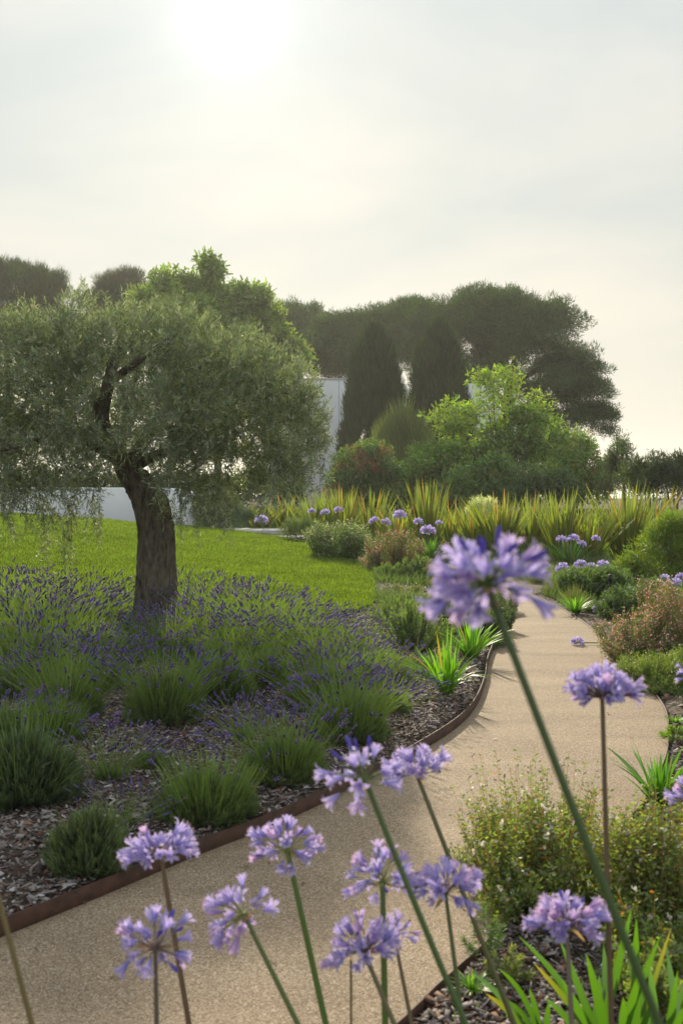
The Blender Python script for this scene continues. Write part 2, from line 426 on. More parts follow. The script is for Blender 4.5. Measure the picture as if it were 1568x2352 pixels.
LE = [GR(860, 1345)[:2], GR(858, 1380)[:2], GR(835, 1402)[:2], GR(740, 1418)[:2], GR(600, 1440)[:2], GR(400, 1462)[:2], GR(200, 1450)[:2], GR(0, 1415)[:2], (-6.5, 12.4), (-16, 13)]
LAWN = catmull(LE + [(-16, 28.4), (-5, 28.2), (-1.6, 26.2), (-0.35, 23), (0.25, 20), (0.47, 17.5), tuple(LE[0])], 8)
xs = np.arange(-16, 1.2, 0.12); ys = np.arange(10.5, 29, 0.12)
V, F, X, Y = grid(xs, ys, lambda X, Y: ground_z(X, Y) + 0.012)
cen = V[F].mean(1); F = F[inpoly(cen[:, 0], cen[:, 1], LAWN)]
g = Geo(); g.add(V[None], F, np.full((1, 3), 0.5)); link('lawn', g.mesh('lawn', [M_lawnbase], True), kind='structure')
n = 460000
Yg = 11 + (28.4 - 11) * rng.random(n) ** 1.35; Xg = -0.36 * Yg - 0.3 + rng.random(n) * (0.36 * Yg + 1.1)
k = inpoly(Xg, Yg, LAWN); Xg, Yg = Xg[k], Yg[k]; n = len(Xg)
P = np.c_[Xg, Yg, ground_z(Xg, Yg) + 0.008]
D = unit(np.c_[rng.normal(size=(n, 2)) * 0.35, np.ones(n)])
patch = 0.5 + 0.3 * np.sin(Xg * 1.1 + np.sin(Yg * .9) * 1.5) * np.cos(Yg * 1.3) + .35 * np.sin(Xg * 5.3 + Yg * 2.1) * np.sin(Yg * 3.7 - Xg * 2.2)
Cg = jit((0.128, 0.185, 0.026), n, 0.42) * (0.85 + 0.3 * patch[:, None])
g = Geo(); g.strips(P, D, 0.035 + rng.random(n) * 0.035, 0.010 + Yg * 0.0004, Cg, k=1, prof=[1, 0.15])
link('grass', g.mesh('grass', [M_grass]), kind='stuff', label='short sunlit mown grass covering the lawn mound', cat='grass')

# wood chips
def chips(n, x0, x1, y0, y1, name, pw=1.5):
    Yc = y0 + (y1 - y0) * rng.random(n) ** pw
    Xc = x0 + (x1 - x0) * rng.random(n)
    ok = (~inpoly(Xc, Yc, POLY)) & (~inpoly(Xc, Yc, LAWN)) & (dline(Xc, Yc, EL) > 0.03) & (dline(Xc, Yc, ER) > 0.008) & (Xc / Yc < 0.36) & (Xc / Yc > -0.36)
    Xc, Yc = Xc[ok], Yc[ok]; m = len(Xc)
    z = ground_z(Xc, Yc) + rng.random(m) * 0.014 + 0.002
    yaw = rng.random(m) * 6.283; pit = rng.normal(size=m) * 0.3; rol = rng.normal(size=m) * 0.4
    cy, sy, cp, sp, cr_, sr = np.cos(yaw), np.sin(yaw), np.cos(pit), np.sin(pit), np.cos(rol), np.sin(rol)
    R = np.empty((m, 3, 3))
    R[:, 0] = np.c_[cy * cp, cy * sp * sr - sy * cr_, cy * sp * cr_ + sy * sr]
    R[:, 1] = np.c_[sy * cp, sy * sp * sr + cy * cr_, sy * sp * cr_ - cy * sr]
    R[:, 2] = np.c_[-sp, cp * sr, cp * cr_]
    s = np.exp(rng.normal(size=m) * 0.45)
    h = np.c_[0.0095 * s * (0.6 + rng.random(m)), 0.0036 * s * (0.6 + rng.random(m)), np.full(m, 0.0012)]
    pal = np.array([(0.24, 0.20, 0.165), (0.15, 0.125, 0.105), (0.34, 0.30, 0.25), (0.14, 0.068, 0.038), (0.21, 0.125, 0.075), (0.06, 0.045, 0.035), (0.50, 0.45, 0.38)])
    c = pal[rng.choice(7, m, p=[.26, .2, .16, .13, .1, .1, .05])] * (0.8 + 0.4 * rng.random((m, 1)))
    if x0 > 0: c = c * np.where(Yc < 5, .36, .8)[:, None] * np.array([1.08, .98, .9])  # right bed: browner chips, nearest ones darkened by shade put into the colour
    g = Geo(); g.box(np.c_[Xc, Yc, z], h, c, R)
    link(name, g.mesh('wood_chips', [M_chip]), kind='stuff', label='loose grey and brown wood chip mulch on the ' + ('bed left of the path' if x1 < 2 else 'bed right of the path'), cat='mulch')
chips(120000, -3.6, 1.9, 3.0, 12, 'wood_chips', 1.3)
chips(38000, 0.1, 4.5, 2.4, 16, 'wood_chips', 2.2)

# ================================================================== TREES
def limb_tree(root_pts, root_r, limbs, mat, name='trunk', parent=None, m=14, rough=0.0, col=(0.5, 0.5, 0.5)):
    g = Geo()
    for pts, r0, r1 in [(root_pts, root_r[0], root_r[1])] + limbs:
        p = catmull(pts, 6); k = len(p)
        t = np.linspace(0, 1, k); r = r0 * (1 - t) + r1 * t
        g.tubes(p[None], r[None], np.array(col), m)
    me = g.mesh(name, [mat], True)
    return link(name, me, parent)

K = 1.32      # size of leaf clumps in the far trees
def pads(ells, n, shell=0.55, lump=14, r=rng):
    """ells: list of (centre xyz, radii xyz); returns puff centres and outward directions"""
    vol = np.array([(e[1][0] * e[1][1] * e[1][2]) ** (2 / 3) for e in ells]); cnt = np.maximum(1, (vol / vol.sum() * n).astype(int))
    Cc, Dd = [], []
    el2 = []
    for (c, rad), k in zip(ells, cnt):
        nl = int(np.clip(k / (14 if lump < 20 else 7), 0, lump)); big = lump >= 20; c = np.array(c); rad = np.array(rad)
        kb = k if nl < 3 else int(k * (.12 if big else .3)); el2.append((c, rad, kb))
        if nl >= 3:
            dd = rdir(nl, r); dd[:, 2] = np.where(dd[:, 2] < -.3, -dd[:, 2], dd[:, 2])
            for q in range(nl): el2.append((c + dd[q] * rad * (r.uniform(.62, .88) if big else r.uniform(.7, 1.05)), np.cbrt(rad.prod()) * r.uniform(.22, .36) * np.array([1.15, 1.15, .75]) if big else rad * r.uniform(.22, .46), int(k * (.88 if big else .65) / nl) + 1))
    for c, rad, k in el2:
        d = rdir(k, r); rr = shell + (1 - shell) * r.random((k, 1)) ** 0.6
        Cc.append(np.array(c)[None] + d * rr * np.array(rad)[None]); Dd.append(unit(d / np.array(rad)[None]))
    return np.concatenate(Cc), np.concatenate(Dd)
def pe(px, py, rx, ry, Y, ryd=None):
    c = PT(px, py, Y); s = Y / FP
    return (c, (rx * s, ((ryd * (K if Y > 30 else 1)) if ryd else rx * s), ry * s))

def foliage(g, centres, outs, per, rp, L, W, col, up=0.6, outw=0.8, rand=0.7, k=1, s=0.22, flat=1.0, clump_s=0.15, prof=(0.4, 1, 0.1), bend=0.0, tipcol=None):
    n = len(centres); N_ = n * per
    if centres[:, 1].mean() > 30: rp, L, W = rp * K, L * K, W * K
    base_c = np.repeat(centres, per, 0); o = np.repeat(outs, per, 0)
    off = rdir(N_) * (rng.random((N_, 1)) ** 0.4) * np.repeat(np.broadcast_to(rp, (n,)), per)[:, None]; off[:, 2] *= flat
    D = unit(unit(off) * 0.6 + o * outw + np.array([0, 0, up]) + rng.normal(size=(N_, 3)) * rand)
    cc = jit(col, N_, s)
    cl = np.clip(1 + rng.normal(size=(n, 1)) * clump_s, 0.5, 1.6) * (1 + rng.normal(size=(n, 3)) * 0.05)
    cc = cc * np.repeat(cl, per, 0)
    if tipcol is not None:
        f = np.clip(rng.random((N_, 1)) * 1.4 - 0.4, 0, 1); cc = cc * (1 - f) + np.array(tipcol) * f
    b = None
    if bend: b = np.tile([0, 0, -bend], (N_, 1))
    g.strips(base_c + off, D, L * (0.6 + 0.8 * rng.random(N_)), W * (0.7 + 0.6 * rng.random(N_)), cc, k=k, prof=np.interp(np.linspace(0, 1, k + 1), np.linspace(0, 1, len(prof)), prof), bend=b)

# ---- olive tree
def olive():
    Y = 12.0
    base = GR(350, 1448)
    T = link('olive_tree', None, None, (0, 0, 0), 'gnarled olive tree with silvery green crown and dark trunk rising from the lavender', 'tree')
    b = base.copy(); b[2] = H(b[0], b[1]) - 0.05
    def q(px, py, dy=0.0): return PT(px, py, b[1] + dy)
    # trunk with flare, built as a displaced tube
    cl = catmull([q(352, 1470), q(354, 1430), q(356, 1380), q(358, 1300), q(359, 1230), q(354, 1185), q(344, 1145), q(322, 1108), q(300, 1078)], 8)
    rr = np.interp(np.linspace(0, 1, len(cl)), [0, 0.08, 0.2, 0.4, 0.6, 0.75, 0.88, 1], [88, 66, 50, 43, 41, 41, 38, 34]) * b[1] / FP
    g = Geo(); mseg = 40
    th = np.arange(mseg) / mseg * 2 * math.pi
    V = []
    for i, (p, r) in enumerate(zip(cl, rr)):
        z = p[2]
        rad = r * (1 + 0.07 * np.sin(3 * th + z * 2.0) + 0.06 * np.sin(5 * th - z * 3 + 1) + 0.035 * np.sin(11 * th + z * 5) + 0.02 * rng.normal(size=mseg))
        if i < 6: rad = rad * (1 + 0.14 * (1 - i / 6) * np.sin(4 * th + 0.6))
        V.append(np.c_[p[0] + rad * np.cos(th), p[1] + rad * np.sin(th), np.full(mseg, z)])
    V = np.concatenate(V)
    F = np.array([[i * mseg + j, i * mseg + (j + 1) % mseg, (i + 1) * mseg + (j + 1) % mseg, (i + 1) * mseg + j] for i in range(len(cl) - 1) for j in range(mseg)])
    g.add(V[None], F, np.full((1, 3), .5)); link('trunk', g.mesh('olive_trunk', [M_bark], True), T)
    g = Geo()
    s = b[1] / FP
    limbs = [([q(300, 1100), q(280, 1060, -.05), q(252, 1020, -.1), q(235, 960, -.2), q(250, 880, -.3), q(270, 800, -.2)], 30, 14),
             ([q(320, 1120), q(300, 1070, .1), q(340, 1000, .4), q(400, 920, .6), q(450, 850, .7)], 26, 8),
             ([q(300, 1085), q(330, 1060, .0), q(420, 1020, .1), q(520, 980, .3), q(600, 940, .4)], 20, 5),
             ([q(250, 1040), q(200, 1010, .1), q(130, 990, .3), q(60, 960, .4), q(0, 930, .5)], 20, 6),
             ([q(240, 960, -.2), q(200, 900, 0), q(130, 850, .3), q(90, 800, .4)], 14, 5),
             ([q(250, 880, -.3), q(330, 820, -.6), q(400, 770, -.7)], 13, 5),
             ([q(400, 920, .6), q(460, 890, 1), q(520, 880, 1.1)], 9, 3),
             ([q(130, 990, .3), q(60, 1020, -.5), q(-20, 1040, -.8)], 10, 4)]
    for pts, r0, r1 in limbs:
        p = catmull(pts, 6); t = np.linspace(0, 1, len(p)); g.tubes(p[None], ((r0 * (1 - t) + r1 * t) * s * 0.8)[None], np.array((.5, .5, .5)), 12)
    link('limb', g.mesh('olive_limb', [M_bark], True), T)
    # crown
    Yc = b[1]
    E = [pe(300, 880, 290, 165, Yc, 1.5), pe(80, 890, 190, 150, Yc + .2, 1.2), pe(520, 930, 190, 125, Yc, 1.2), pe(650, 985, 95, 115, Yc, .9),
         pe(130, 800, 110, 80, Yc, .9), pe(60, 775, 50, 50, Yc, .5), pe(190, 760, 60, 80, Yc, .6), pe(265, 780, 70, 75, Yc - .3, .7), pe(350, 790, 60, 80, Yc + .2, .7), pe(430, 800, 70, 85, Yc - .2, .7), pe(520, 840, 60, 70, Yc, .7), pe(600, 860, 60, 70, Yc - .2, .6), pe(680, 900, 50, 60, Yc, .5), pe(-60, 950, 190, 160, Yc, 1.1),
         pe(330, 970, 260, 110, Yc - .2, 1.4), pe(90, 1030, 190, 80, Yc - .1, 1.2), pe(490, 1060, 120, 70, Yc + .1, 1.0), pe(620, 1070, 110, 65, Yc, .7), pe(720, 980, 36, 60, Yc, .4), pe(0, 760, 50, 40, Yc, .4),
         pe(40, 1110, 110, 40, Yc - .5, .6), pe(480, 1130, 90, 36, Yc - .2, .5), pe(180, 1090, 80, 40, Yc - .8, .5), pe(380, 1110, 50, 60, Yc - .7, .4)]
    n = 7600
    C_, O_ = pads(E, n, 0.25, 0); n = len(C_)
    px = 784 + C_[:, 0] / C_[:, 1] * FP; py = 1176 - ((C_[:, 2] - CAM_Z) / C_[:, 1] + math.tan(PITCH)) * FP
    # keep limb windows a little open, thin the underside between the hanging fringe
    keep = np.ones(n, bool)
    gapn = np.sin(C_[:, 0] * 7 + 2 * np.sin(C_[:, 2] * 6)) * np.sin(C_[:, 1] * 5 + C_[:, 2] * 8); keep &= ~((gapn > .45) & (rng.random(n) < .6))
    keep &= ~((np.hypot((px - 245) / 26, (py - 930) / 62) < 1) & (C_[:, 1] < Yc - .1))
    keep &= ~((np.hypot((px - 300) / 34, (py - 1080) / 45) < 1) & (C_[:, 1] < Yc))
    keep &= ~((np.hypot((px - 520) / 55, (py - 1075) / 26) < 1) & (rng.random(n) < .8))
    keep &= ~((px > 225) & (px < 440) & (py > 1120) & (rng.random(n) < 0.75))
    keep &= ~((py > 1150) & (rng.random(n) < 0.35))
    C_, O_, px, py = C_[keep], O_[keep], px[keep], py[keep]
    # hanging fringe and upright shoots
    hx = np.concatenate([rng.uniform(-20, 240, 70), rng.uniform(350, 500, 30), rng.uniform(450, 640, 20), rng.uniform(640, 750, 22)])
    hy = np.concatenate([rng.uniform(1110, 1215, 70), rng.uniform(1110, 1180, 30), rng.uniform(1080, 1150, 20), rng.uniform(980, 1110, 22)])
    hp = np.array([PT(x, y, Yc - 0.9 + rng.random() * 0.8) for x, y in zip(hx, hy)])
    ch = []
    for cx, y0, y1 in ((35, 1130, 1225), (60, 1150, 1200), (97, 1150, 1290), (122, 1140, 1215), (160, 1160, 1275), (183, 1150, 1300), (215, 1150, 1235), (5, 1140, 1200), (425, 1150, 1230), (455, 1150, 1215), (500, 1140, 1225), (535, 1130, 1190), (600, 1120, 1180), (660, 1110, 1170), (745, 980, 1100), (720, 1060, 1150)):
        yd = Yc - .9 + rng.random() * .6; xo = 0
        for y in np.arange(y0, y1, 15): xo += rng.normal() * 4; ch.append(PT(cx + xo, y, yd))
    hp = np.concatenate([hp, np.array(ch)])
    ho = np.tile([0.1, -0.1, -1.0], (len(hp), 1)) + rng.normal(size=(len(hp), 3)) * .3
    xx = rng.uniform(-10, 730, 190); yy = np.interp(xx, [0, 50, 130, 200, 260, 400, 520, 620, 700, 740], [745, 720, 715, 680, 705, 700, 765, 790, 850, 900]) + rng.uniform(-22, 26, 190)
    up_ = np.array([PT(x, y, Yc + rng.normal() * 0.5) for x, y in zip(xx, yy)]); uo = np.tile([0, 0, 1.0], (190, 1)) + rng.normal(size=(190, 3)) * .25
    tall = np.array([PT(x, y, Yc) for x, y in ((190, 655), (196, 668), (182, 680), (176, 690), (200, 690), (60, 700), (440, 745), (540, 770))]); to = np.tile([0.1, 0, 1.0], (8, 1))
    # shoots
    C2 = np.concatenate([C_, hp, up_, tall]); O2 = np.concatenate([O_, ho, uo, to]); n = len(C2)
    sd = unit(O2 * 0.5 + np.c_[np.zeros((n, 2)), np.where((np.arange(n) >= len(C_)) & (O2[:, 2] < -0.35), -0.6, np.where(O2[:, 2] < -.5, .1, 0.8))] + rng.normal(size=(n, 3)) * 0.45)
    Ls = 0.16 + 0.16 * rng.random(n)
    bend = np.tile([0, 0, -0.18], (n, 1))
    g = Geo()
    g.strips(C2 - sd * Ls[:, None] * .5, sd, Ls, 0.004, jit((0.10, 0.09, 0.06), n), k=3, bend=bend, prof=[1, .8, .6, .4])
    per = 20
    t = np.tile(np.linspace(0.05, 1, per), n)[:, None]
    Bc = np.repeat(C2 - sd * Ls[:, None] * .5, per, 0); Sd = np.repeat(sd, per, 0); LL = np.repeat(Ls, per)[:, None]
    P = Bc + Sd * LL * t + np.array([0, 0, -.18]) * LL * t * t
    lat = unit(np.cross(Sd, rdir(len(P))))
    D = unit(Sd * 0.75 + lat * 0.8)
    D[np.arange(per - 1, len(P), per)] = Sd[per - 1::per]
    cc = jit((0.155, 0.19, 0.092), len(P), 0.3) * np.repeat(np.clip(1 + rng.normal(size=(n, 1)) * .15, .6, 1.5), per, 0)
    pale = rng.random(len(P)) < 0.16; cc[pale] = jit((0.30, 0.34, 0.24), pale.sum(), 0.15)
    g.strips(P, D, 0.040 + 0.022 * rng.random(len(P)), 0.0100, cc, k=2, prof=[0.3, 1, 0.1], bend=rng.normal(size=(len(P), 3)) * 0.12)
    link('crown', g.mesh('olive_crown', [M_olive]), T)
olive()

def simple_tree(name, label, E, n, per, rp, L, W, col, trunks, mat=M_needle, barkmat=M_bark2, cat='tree', group=None, **kw):
    c0 = E[0][0]
    T = link(name, None, None, (0, 0, 0), label, cat, group)
    g = Geo()
    for pts, r0, r1 in trunks:
        p = catmull(pts, 5); t = np.linspace(0, 1, len(p)); g.tubes(p[None], (r0 * (1 - t) + r1 * t)[None], np.array((.5, .5, .5)), 9)
    link('trunk', g.mesh(name + '_trunk', [barkmat], True), T)
    C_, O_ = pads(E, n, kw.pop('shell', 0.6), kw.pop('lump', 14))
    holes = kw.pop('holes', [])
    if holes:
        px = 784 + C_[:, 0] / C_[:, 1] * FP; py = 1176 - ((C_[:, 2] - CAM_Z) / C_[:, 1] + math.tan(PITCH)) * FP
        keep = np.ones(len(C_), bool)
        for hx, hy, ha, hb in holes: keep &= np.hypot((px - hx) / ha, (py - hy) / hb) > 1
        C_, O_ = C_[keep], O_[keep]
    g = Geo(); foliage(g, C_, O_, per, rp, L, W, col, **kw)
    link('crown', g.mesh(name + '_crown', [mat]), T)
    return T
def gp(px, py, Y):   # ground point under pixel column at depth Y
    p = PT(px, py, Y); return np.array([p[0], p[1], float(H0(p[0], p[1])) - 0.1])

PINE = (0.040, 0.080, 0.020)
# big umbrella pine at right
Y = 72
E = [pe(1060, 800, 150, 105, Y, 4.5), pe(1130, 740, 125, 72, Y, 3.5), pe(1235, 760, 95, 72, Y, 3), pe(1215, 830, 130, 90, Y, 3.5), pe(1310, 850, 72, 68, Y, 2.5), pe(1345, 900, 62, 55, Y, 2.4),
     pe(1330, 965, 85, 38, Y, 2.2), pe(1260, 905, 100, 60, Y, 3), pe(1180, 760, 95, 60, Y - 1, 3), pe(1100, 715, 80, 42, Y, 2.5), pe(1080, 870, 90, 60, Y, 3), pe(1240, 980, 70, 50, Y, 2.2), pe(1265, 1060, 60, 60, Y, 2), pe(1150, 1000, 80, 70, Y + 1, 2), pe(1375, 960, 38, 20, Y, 1.2), pe(1385, 990, 26, 12, Y, .8), pe(1165, 690, 60, 22, Y, 1.5)]
simple_tree('umbrella_pine', 'biggest dark umbrella pine with a broad domed crown, at the right of the back row', E, 2300, 95, 0.42, 0.17, 0.075, PINE,
            [([gp(1160, 1150, Y), PT(1160, 1000, Y), PT(1165, 900, Y), PT(1190, 800, Y)], .38, .2), ([PT(1162, 940, Y), PT(1120, 860, Y), PT(1090, 780, Y)], .2, .1), ([PT(1165, 900, Y), PT(1230, 850, Y), PT(1300, 830, Y)], .2, .08), ([gp(1230, 1150, Y + 1), PT(1225, 980, Y + 1), PT(1240, 850, Y + 1)], .25, .12)],
            up=0.6, outw=0.35, rand=0.6, flat=0.7, lump=30, holes=[(1175, 833, 24, 20), (1135, 790, 5, 12), (1132, 925, 22, 26), (1215, 872, 18, 8), (1255, 905, 16, 7), (1180, 930, 7, 28), (1110, 880, 12, 8), (1295, 1010, 26, 9)], clump_s=0.16)
Y = 77
E = [pe(850, 805, 150, 78, Y, 4.5), pe(950, 765, 110, 60, Y, 4), pe(780, 800, 95, 70, Y, 3), pe(900, 748, 90, 38, Y, 3), pe(740, 840, 70, 50, Y, 2.5), pe(970, 718, 70, 24, Y, 2), pe(830, 758, 60, 32, Y, 2), pe(960, 830, 100, 70, Y, 3), pe(770, 755, 32, 24, Y, 1.4)]
simple_tree('umbrella_pine', 'umbrella pine with lower lumpy crown, left of the biggest pine and behind the cypresses', E, 1700, 95, 0.45, 0.18, 0.08, PINE,
            [([gp(880, 1150, Y), PT(875, 1000, Y), PT(880, 850, Y)], .35, .2), ([PT(876, 930, Y), PT(820, 850, Y), PT(780, 800, Y)], .2, .08)], up=0.6, outw=0.35, rand=0.6, flat=0.7, lump=30, holes=[(930, 850, 5, 22)])
Y = 86
E = [pe(690, 745, 58, 40, Y, 2.5), pe(715, 790, 50, 40, Y, 2), pe(660, 780, 50, 45, Y, 2)]
simple_tree('pine_tree', 'small far dark pine between the leafy bright tree and the umbrella pines', E, 420, 95, 0.42, 0.18, 0.08, PINE, [([gp(690, 1150, Y), PT(690, 900, Y), PT(690, 760, Y)], .3, .1)], up=.8, outw=.5, rand=.5)
Y = 76
E = [pe(40, 690, 100, 75, Y, 2.5), pe(60, 770, 120, 60, Y, 2.5), pe(130, 690, 26, 40, Y, 1), pe(-60, 700, 120, 90, Y, 3), pe(105, 665, 38, 50, Y, 1.5), pe(20, 630, 45, 32, Y, 1.5), pe(100, 730, 50, 35, Y, 1.5), pe(-20, 760, 60, 40, Y, 2)]
simple_tree('pine_tree', 'dark pine behind the olive tree at the left edge', E, 1000, 100, 0.36, 0.24, 0.05, (0.046, 0.07, 0.028), [([gp(20, 1150, Y), PT(15, 900, Y), PT(20, 700, Y)], .3, .12)], up=1.3, outw=.5, rand=.5, shell=.4, lump=24)
Y = 82
E = [pe(280, 670, 50, 45, Y, 2), pe(240, 730, 60, 50, Y, 2), pe(330, 700, 40, 50, Y, 2), pe(250, 690, 36, 30, Y, 1.5), pe(310, 650, 30, 26, Y, 1), pe(290, 720, 55, 40, Y, 2)]
simple_tree('pine_tree', 'greyish pine top showing between the olive tree and the leafy bright tree', E, 480, 100, 0.34, 0.22, 0.045, (0.05, 0.068, 0.04), [([gp(285, 1150, Y), PT(285, 900, Y), PT(285, 680, Y)], .25, .1)], up=1.1, outw=.5, rand=.5, shell=.4, lump=22)
Y = 60
E = [pe(390, 690, 62, 58, Y, 1.6), pe(350, 720, 45, 45, Y, 1.2), pe(490, 665, 33, 60, Y, .8), pe(500, 740, 70, 70, Y, 1.6), pe(575, 710, 48, 48, Y, 1.2), pe(600, 760, 55, 50, Y, 1.3), pe(640, 820, 55, 50, Y, 1.3), pe(560, 820, 90, 70, Y, 1.8), pe(430, 760, 90, 70, Y, 1.8), pe(500, 900, 130, 90, Y, 2), pe(670, 815, 34, 30, Y, .8), pe(495, 615, 16, 20, Y, .4), pe(440, 640, 18, 16, Y, .4), pe(550, 670, 20, 16, Y, .4), pe(620, 900, 60, 60, Y, 1)]
simple_tree('broadleaf_tree', 'leafy bright green broadleaf tree standing behind the olive tree', E, 1900, 24, 0.34, 0.20, 0.17, (0.15, 0.22, 0.04),
            [([gp(500, 1150, Y), PT(500, 950, Y), PT(495, 780, Y), PT(492, 640, Y)], .22, .03), ([PT(500, 900, Y), PT(570, 800, Y), PT(600, 740, Y)], .1, .03), ([PT(500, 920, Y), PT(420, 800, Y), PT(390, 700, Y)], .1, .03)], mat=M_leaf, up=.1, outw=.4, rand=1.1, shell=.5, clump_s=.2, prof=(.5, 1, .3))

def cypress(px, top, base, rx, Y, label):
    T = link('cypress_tree', None, None, (0, 0, 0), label, 'tree', 'cypresses in front of the white building')
    g = Geo(); s = Y / FP
    g.tubes(np.array([[gp(px, base, Y), PT(px, (top + base) / 2, Y), PT(px, top + 20, Y)]]), np.array([[.16, .1, .03]]), np.array((.5, .5, .5)), 8)
    link('trunk', g.mesh('cypress_trunk', [M_bark2], True), T)
    g = Geo(); n = 1500
    h = rng.random(n) ** 0.8
    prof = np.interp(h, [0, .25, .5, .72, .88, 1], [1.45, 1.15, 1.0, .78, .46, .05])
    th = rng.random(n) * 6.283; rad = rx * s * prof * (0.68 + 0.32 * rng.random(n)) * (1 + 0.13 * np.sin(th * 4 + h * 9) + .07 * np.sin(th * 9 - h * 23)); h = np.clip(h + rng.normal(size=n) * .012, 0, 1.03)
    zb = gp(px, base, Y)[2]; zt = PT(px, top, Y)[2]
    C_ = np.c_[PT(px, base, Y)[0] + rad * np.cos(th), Y + rad * np.sin(th), zb + (zt - zb) * h]
    O_ = np.c_[np.cos(th) * .25, np.sin(th) * .25, np.ones(n)]
    foliage(g, C_, O_, 60, 0.2, 0.24, 0.05, (0.028, 0.056, 0.017), up=1.6, outw=.8, rand=.3, clump_s=.2)
    link('crown', g.mesh('cypress_crown', [M_needle]), T)
cypress(860, 768, 1180, 72, 54, 'left dark cypress in front of the white building, taller and more pointed')
cypress(1006, 756, 1150, 74, 55, 'right dark cypress in front of the white building, broader and blunter')

# ---- mid-distance shrubs
Y = 44
E = [pe(900, 1015, 13, 55, Y, .3), pe(925, 990, 12, 62, Y, .3), pe(950, 1008, 13, 55, Y, .3), pe(880, 1045, 12, 45, Y, .3), pe(972, 1040, 12, 50, Y, .3), pe(912, 1050, 20, 55, Y, .5), pe(940, 1055, 24, 50, Y, .5), pe(925, 1090, 50, 34, Y, .7)]
simple_tree('feathery_shrub', 'feathery yellow-green upright shrub in front of the two cypresses', E, 200, 46, .22, .42, .03, (0.15, 0.18, 0.06), [([gp(925, 1150, Y), PT(925, 1080, Y), PT(925, 1000, Y)], .04, .02)], lump=0, up=2.6, outw=.3, rand=.25, cat='shrub', mat=M_leaf)
Y = 41
def shrub(name, label, px0, E, n, per, rp, L, W, col, Y, **kw):
    tr = []
    for e in E[:4]:
        c = e[0]; b = gp(px0, 1150, Y)
        tr.append(([b, (b + c) / 2 + np.array([0.0, 0, .12]), c], .045, .012))
    return simple_tree(name, label, E, n, per, rp, L, W, col, tr, cat=kw.pop('cat', 'shrub'), **kw)
locust = dict(mat=M_leaf, up=.1, outw=.3, rand=1.0, prof=(.5, 1, .3), clump_s=.2)
GRN = (0.085, 0.16, 0.022)
Tt = shrub('young_tree', 'young bright yellow-green tree with a tall thin leafy top in front of the pine', 1150,
      [pe(1130, 880, 38, 32, Y, .5), pe(1175, 870, 30, 28, Y, .4), pe(1120, 930, 40, 32, Y, .5), pe(1050, 960, 52, 38, Y, .7), pe(1010, 965, 34, 24, Y, .5), pe(1070, 1000, 60, 34, Y, .7), pe(1180, 920, 26, 30, Y, .4), pe(1235, 930, 22, 32, Y, .4), pe(1100, 860, 26, 18, Y, .3)],
      330, 12, .24, .11, .085, (0.19, 0.27, 0.032), Y, shell=.3, **locust)
shrub('young_tree', 'rounded leafy green tree with a dense crown right of the young bright tree', 1210,
      [pe(1175, 985, 50, 34, Y, .8), pe(1265, 985, 60, 30, Y, .7), pe(1160, 1050, 80, 40, Y, .9), pe(1225, 950, 30, 22, Y, .4), pe(1300, 1020, 40, 24, Y, .5), pe(1250, 1060, 80, 50, Y, .9), pe(1130, 1000, 44, 26, Y, .5), pe(1215, 1020, 50, 30, Y, .6)], 560, 14, .24, .13, .095, (0.14, 0.22, 0.03), 40, shell=.4, **locust)
shrub('leafy_shrub', 'spreading bright green shrub right of the red-podded shrub', 1010,
      [pe(990, 1070, 62, 42, Y, .7), pe(1050, 1060, 60, 45, Y, .7), pe(960, 1100, 50, 30, Y, .6), pe(1060, 1110, 70, 34, Y, .7), pe(970, 1135, 70, 26, Y, .6), pe(910, 1140, 40, 24, Y, .5)], 760, 18, .24, .11, .08, (0.14, 0.23, 0.03), 39, shell=.4, **locust)
def podded(label, px, E, n, Y, g_=GRN, pods=260):
    T = shrub('podded_shrub', label, px, E, n, 18, .22, .10, .07, np.array(g_) * 1.35, Y, shell=.45, **locust)
    C_, O_ = pads(E, pods, .98)
    kk = C_[:, 1] < Y + .3; C_, O_ = C_[kk], O_[kk]
    g = Geo(); foliage(g, C_, O_, 10, .10, .08, .03, (0.30, 0.085, 0.06), up=.9, outw=.2, rand=.4, k=1)
    link('seed_pods', g.mesh('seed_pods', [M_leaf]), T, kind='stuff')
podded('dark green shrub dotted with red seed pods, beside the left cypress', 840, [pe(840, 1080, 62, 52, 39, .8), pe(830, 1130, 80, 34, 39, .8), pe(780, 1135, 34, 30, 39, .5), pe(800, 1100, 40, 40, 39, .6), pe(880, 1100, 42, 36, 39, .6), pe(850, 1045, 40, 26, 39, .5)], 640, 39, (0.055, 0.10, 0.026), 330)
podded('green shrub with a few red seed pods below the rounded leafy tree', 1100, [pe(1100, 1110, 70, 34, 37, .7), pe(1050, 1135, 60, 28, 37, .6), pe(1140, 1140, 70, 24, 37, .6), pe(1180, 1115, 60, 34, 37, .6), pe(1130, 1085, 40, 26, 37, .5)], 560, 37, (0.065, 0.12, 0.024), 160)
podded('open yellow-green shrub with reddish pods at the right end of the leafy shrubs', 1320, [pe(1330, 1060, 45, 45, 38, .6), pe(1330, 1130, 80, 28, 38, .6), pe(1300, 1100, 50, 40, 38, .6), pe(1355, 1095, 45, 42, 38, .6), pe(1340, 1020, 26, 26, 38, .3), pe(1385, 1110, 26, 30, 38, .3)], 430, 38, (0.10, 0.16, 0.03), 190)
shrub('bushy_shrub', 'low dark green shrub behind the blades, right of the podded shrubs', 1240, [pe(1230, 1120, 60, 30, 36, .5), pe(1240, 1142, 90, 24, 36, .5), pe(1290, 1125, 50, 31, 36, .5)], 380, 22, .2, .07, .05, (0.06, 0.11, 0.03), 36, shell=.4, **locust)
dk = dict(mat=M_leaf, up=.5, outw=.5, rand=.8, prof=(.4, 1, .2), clump_s=.2, shell=.2)
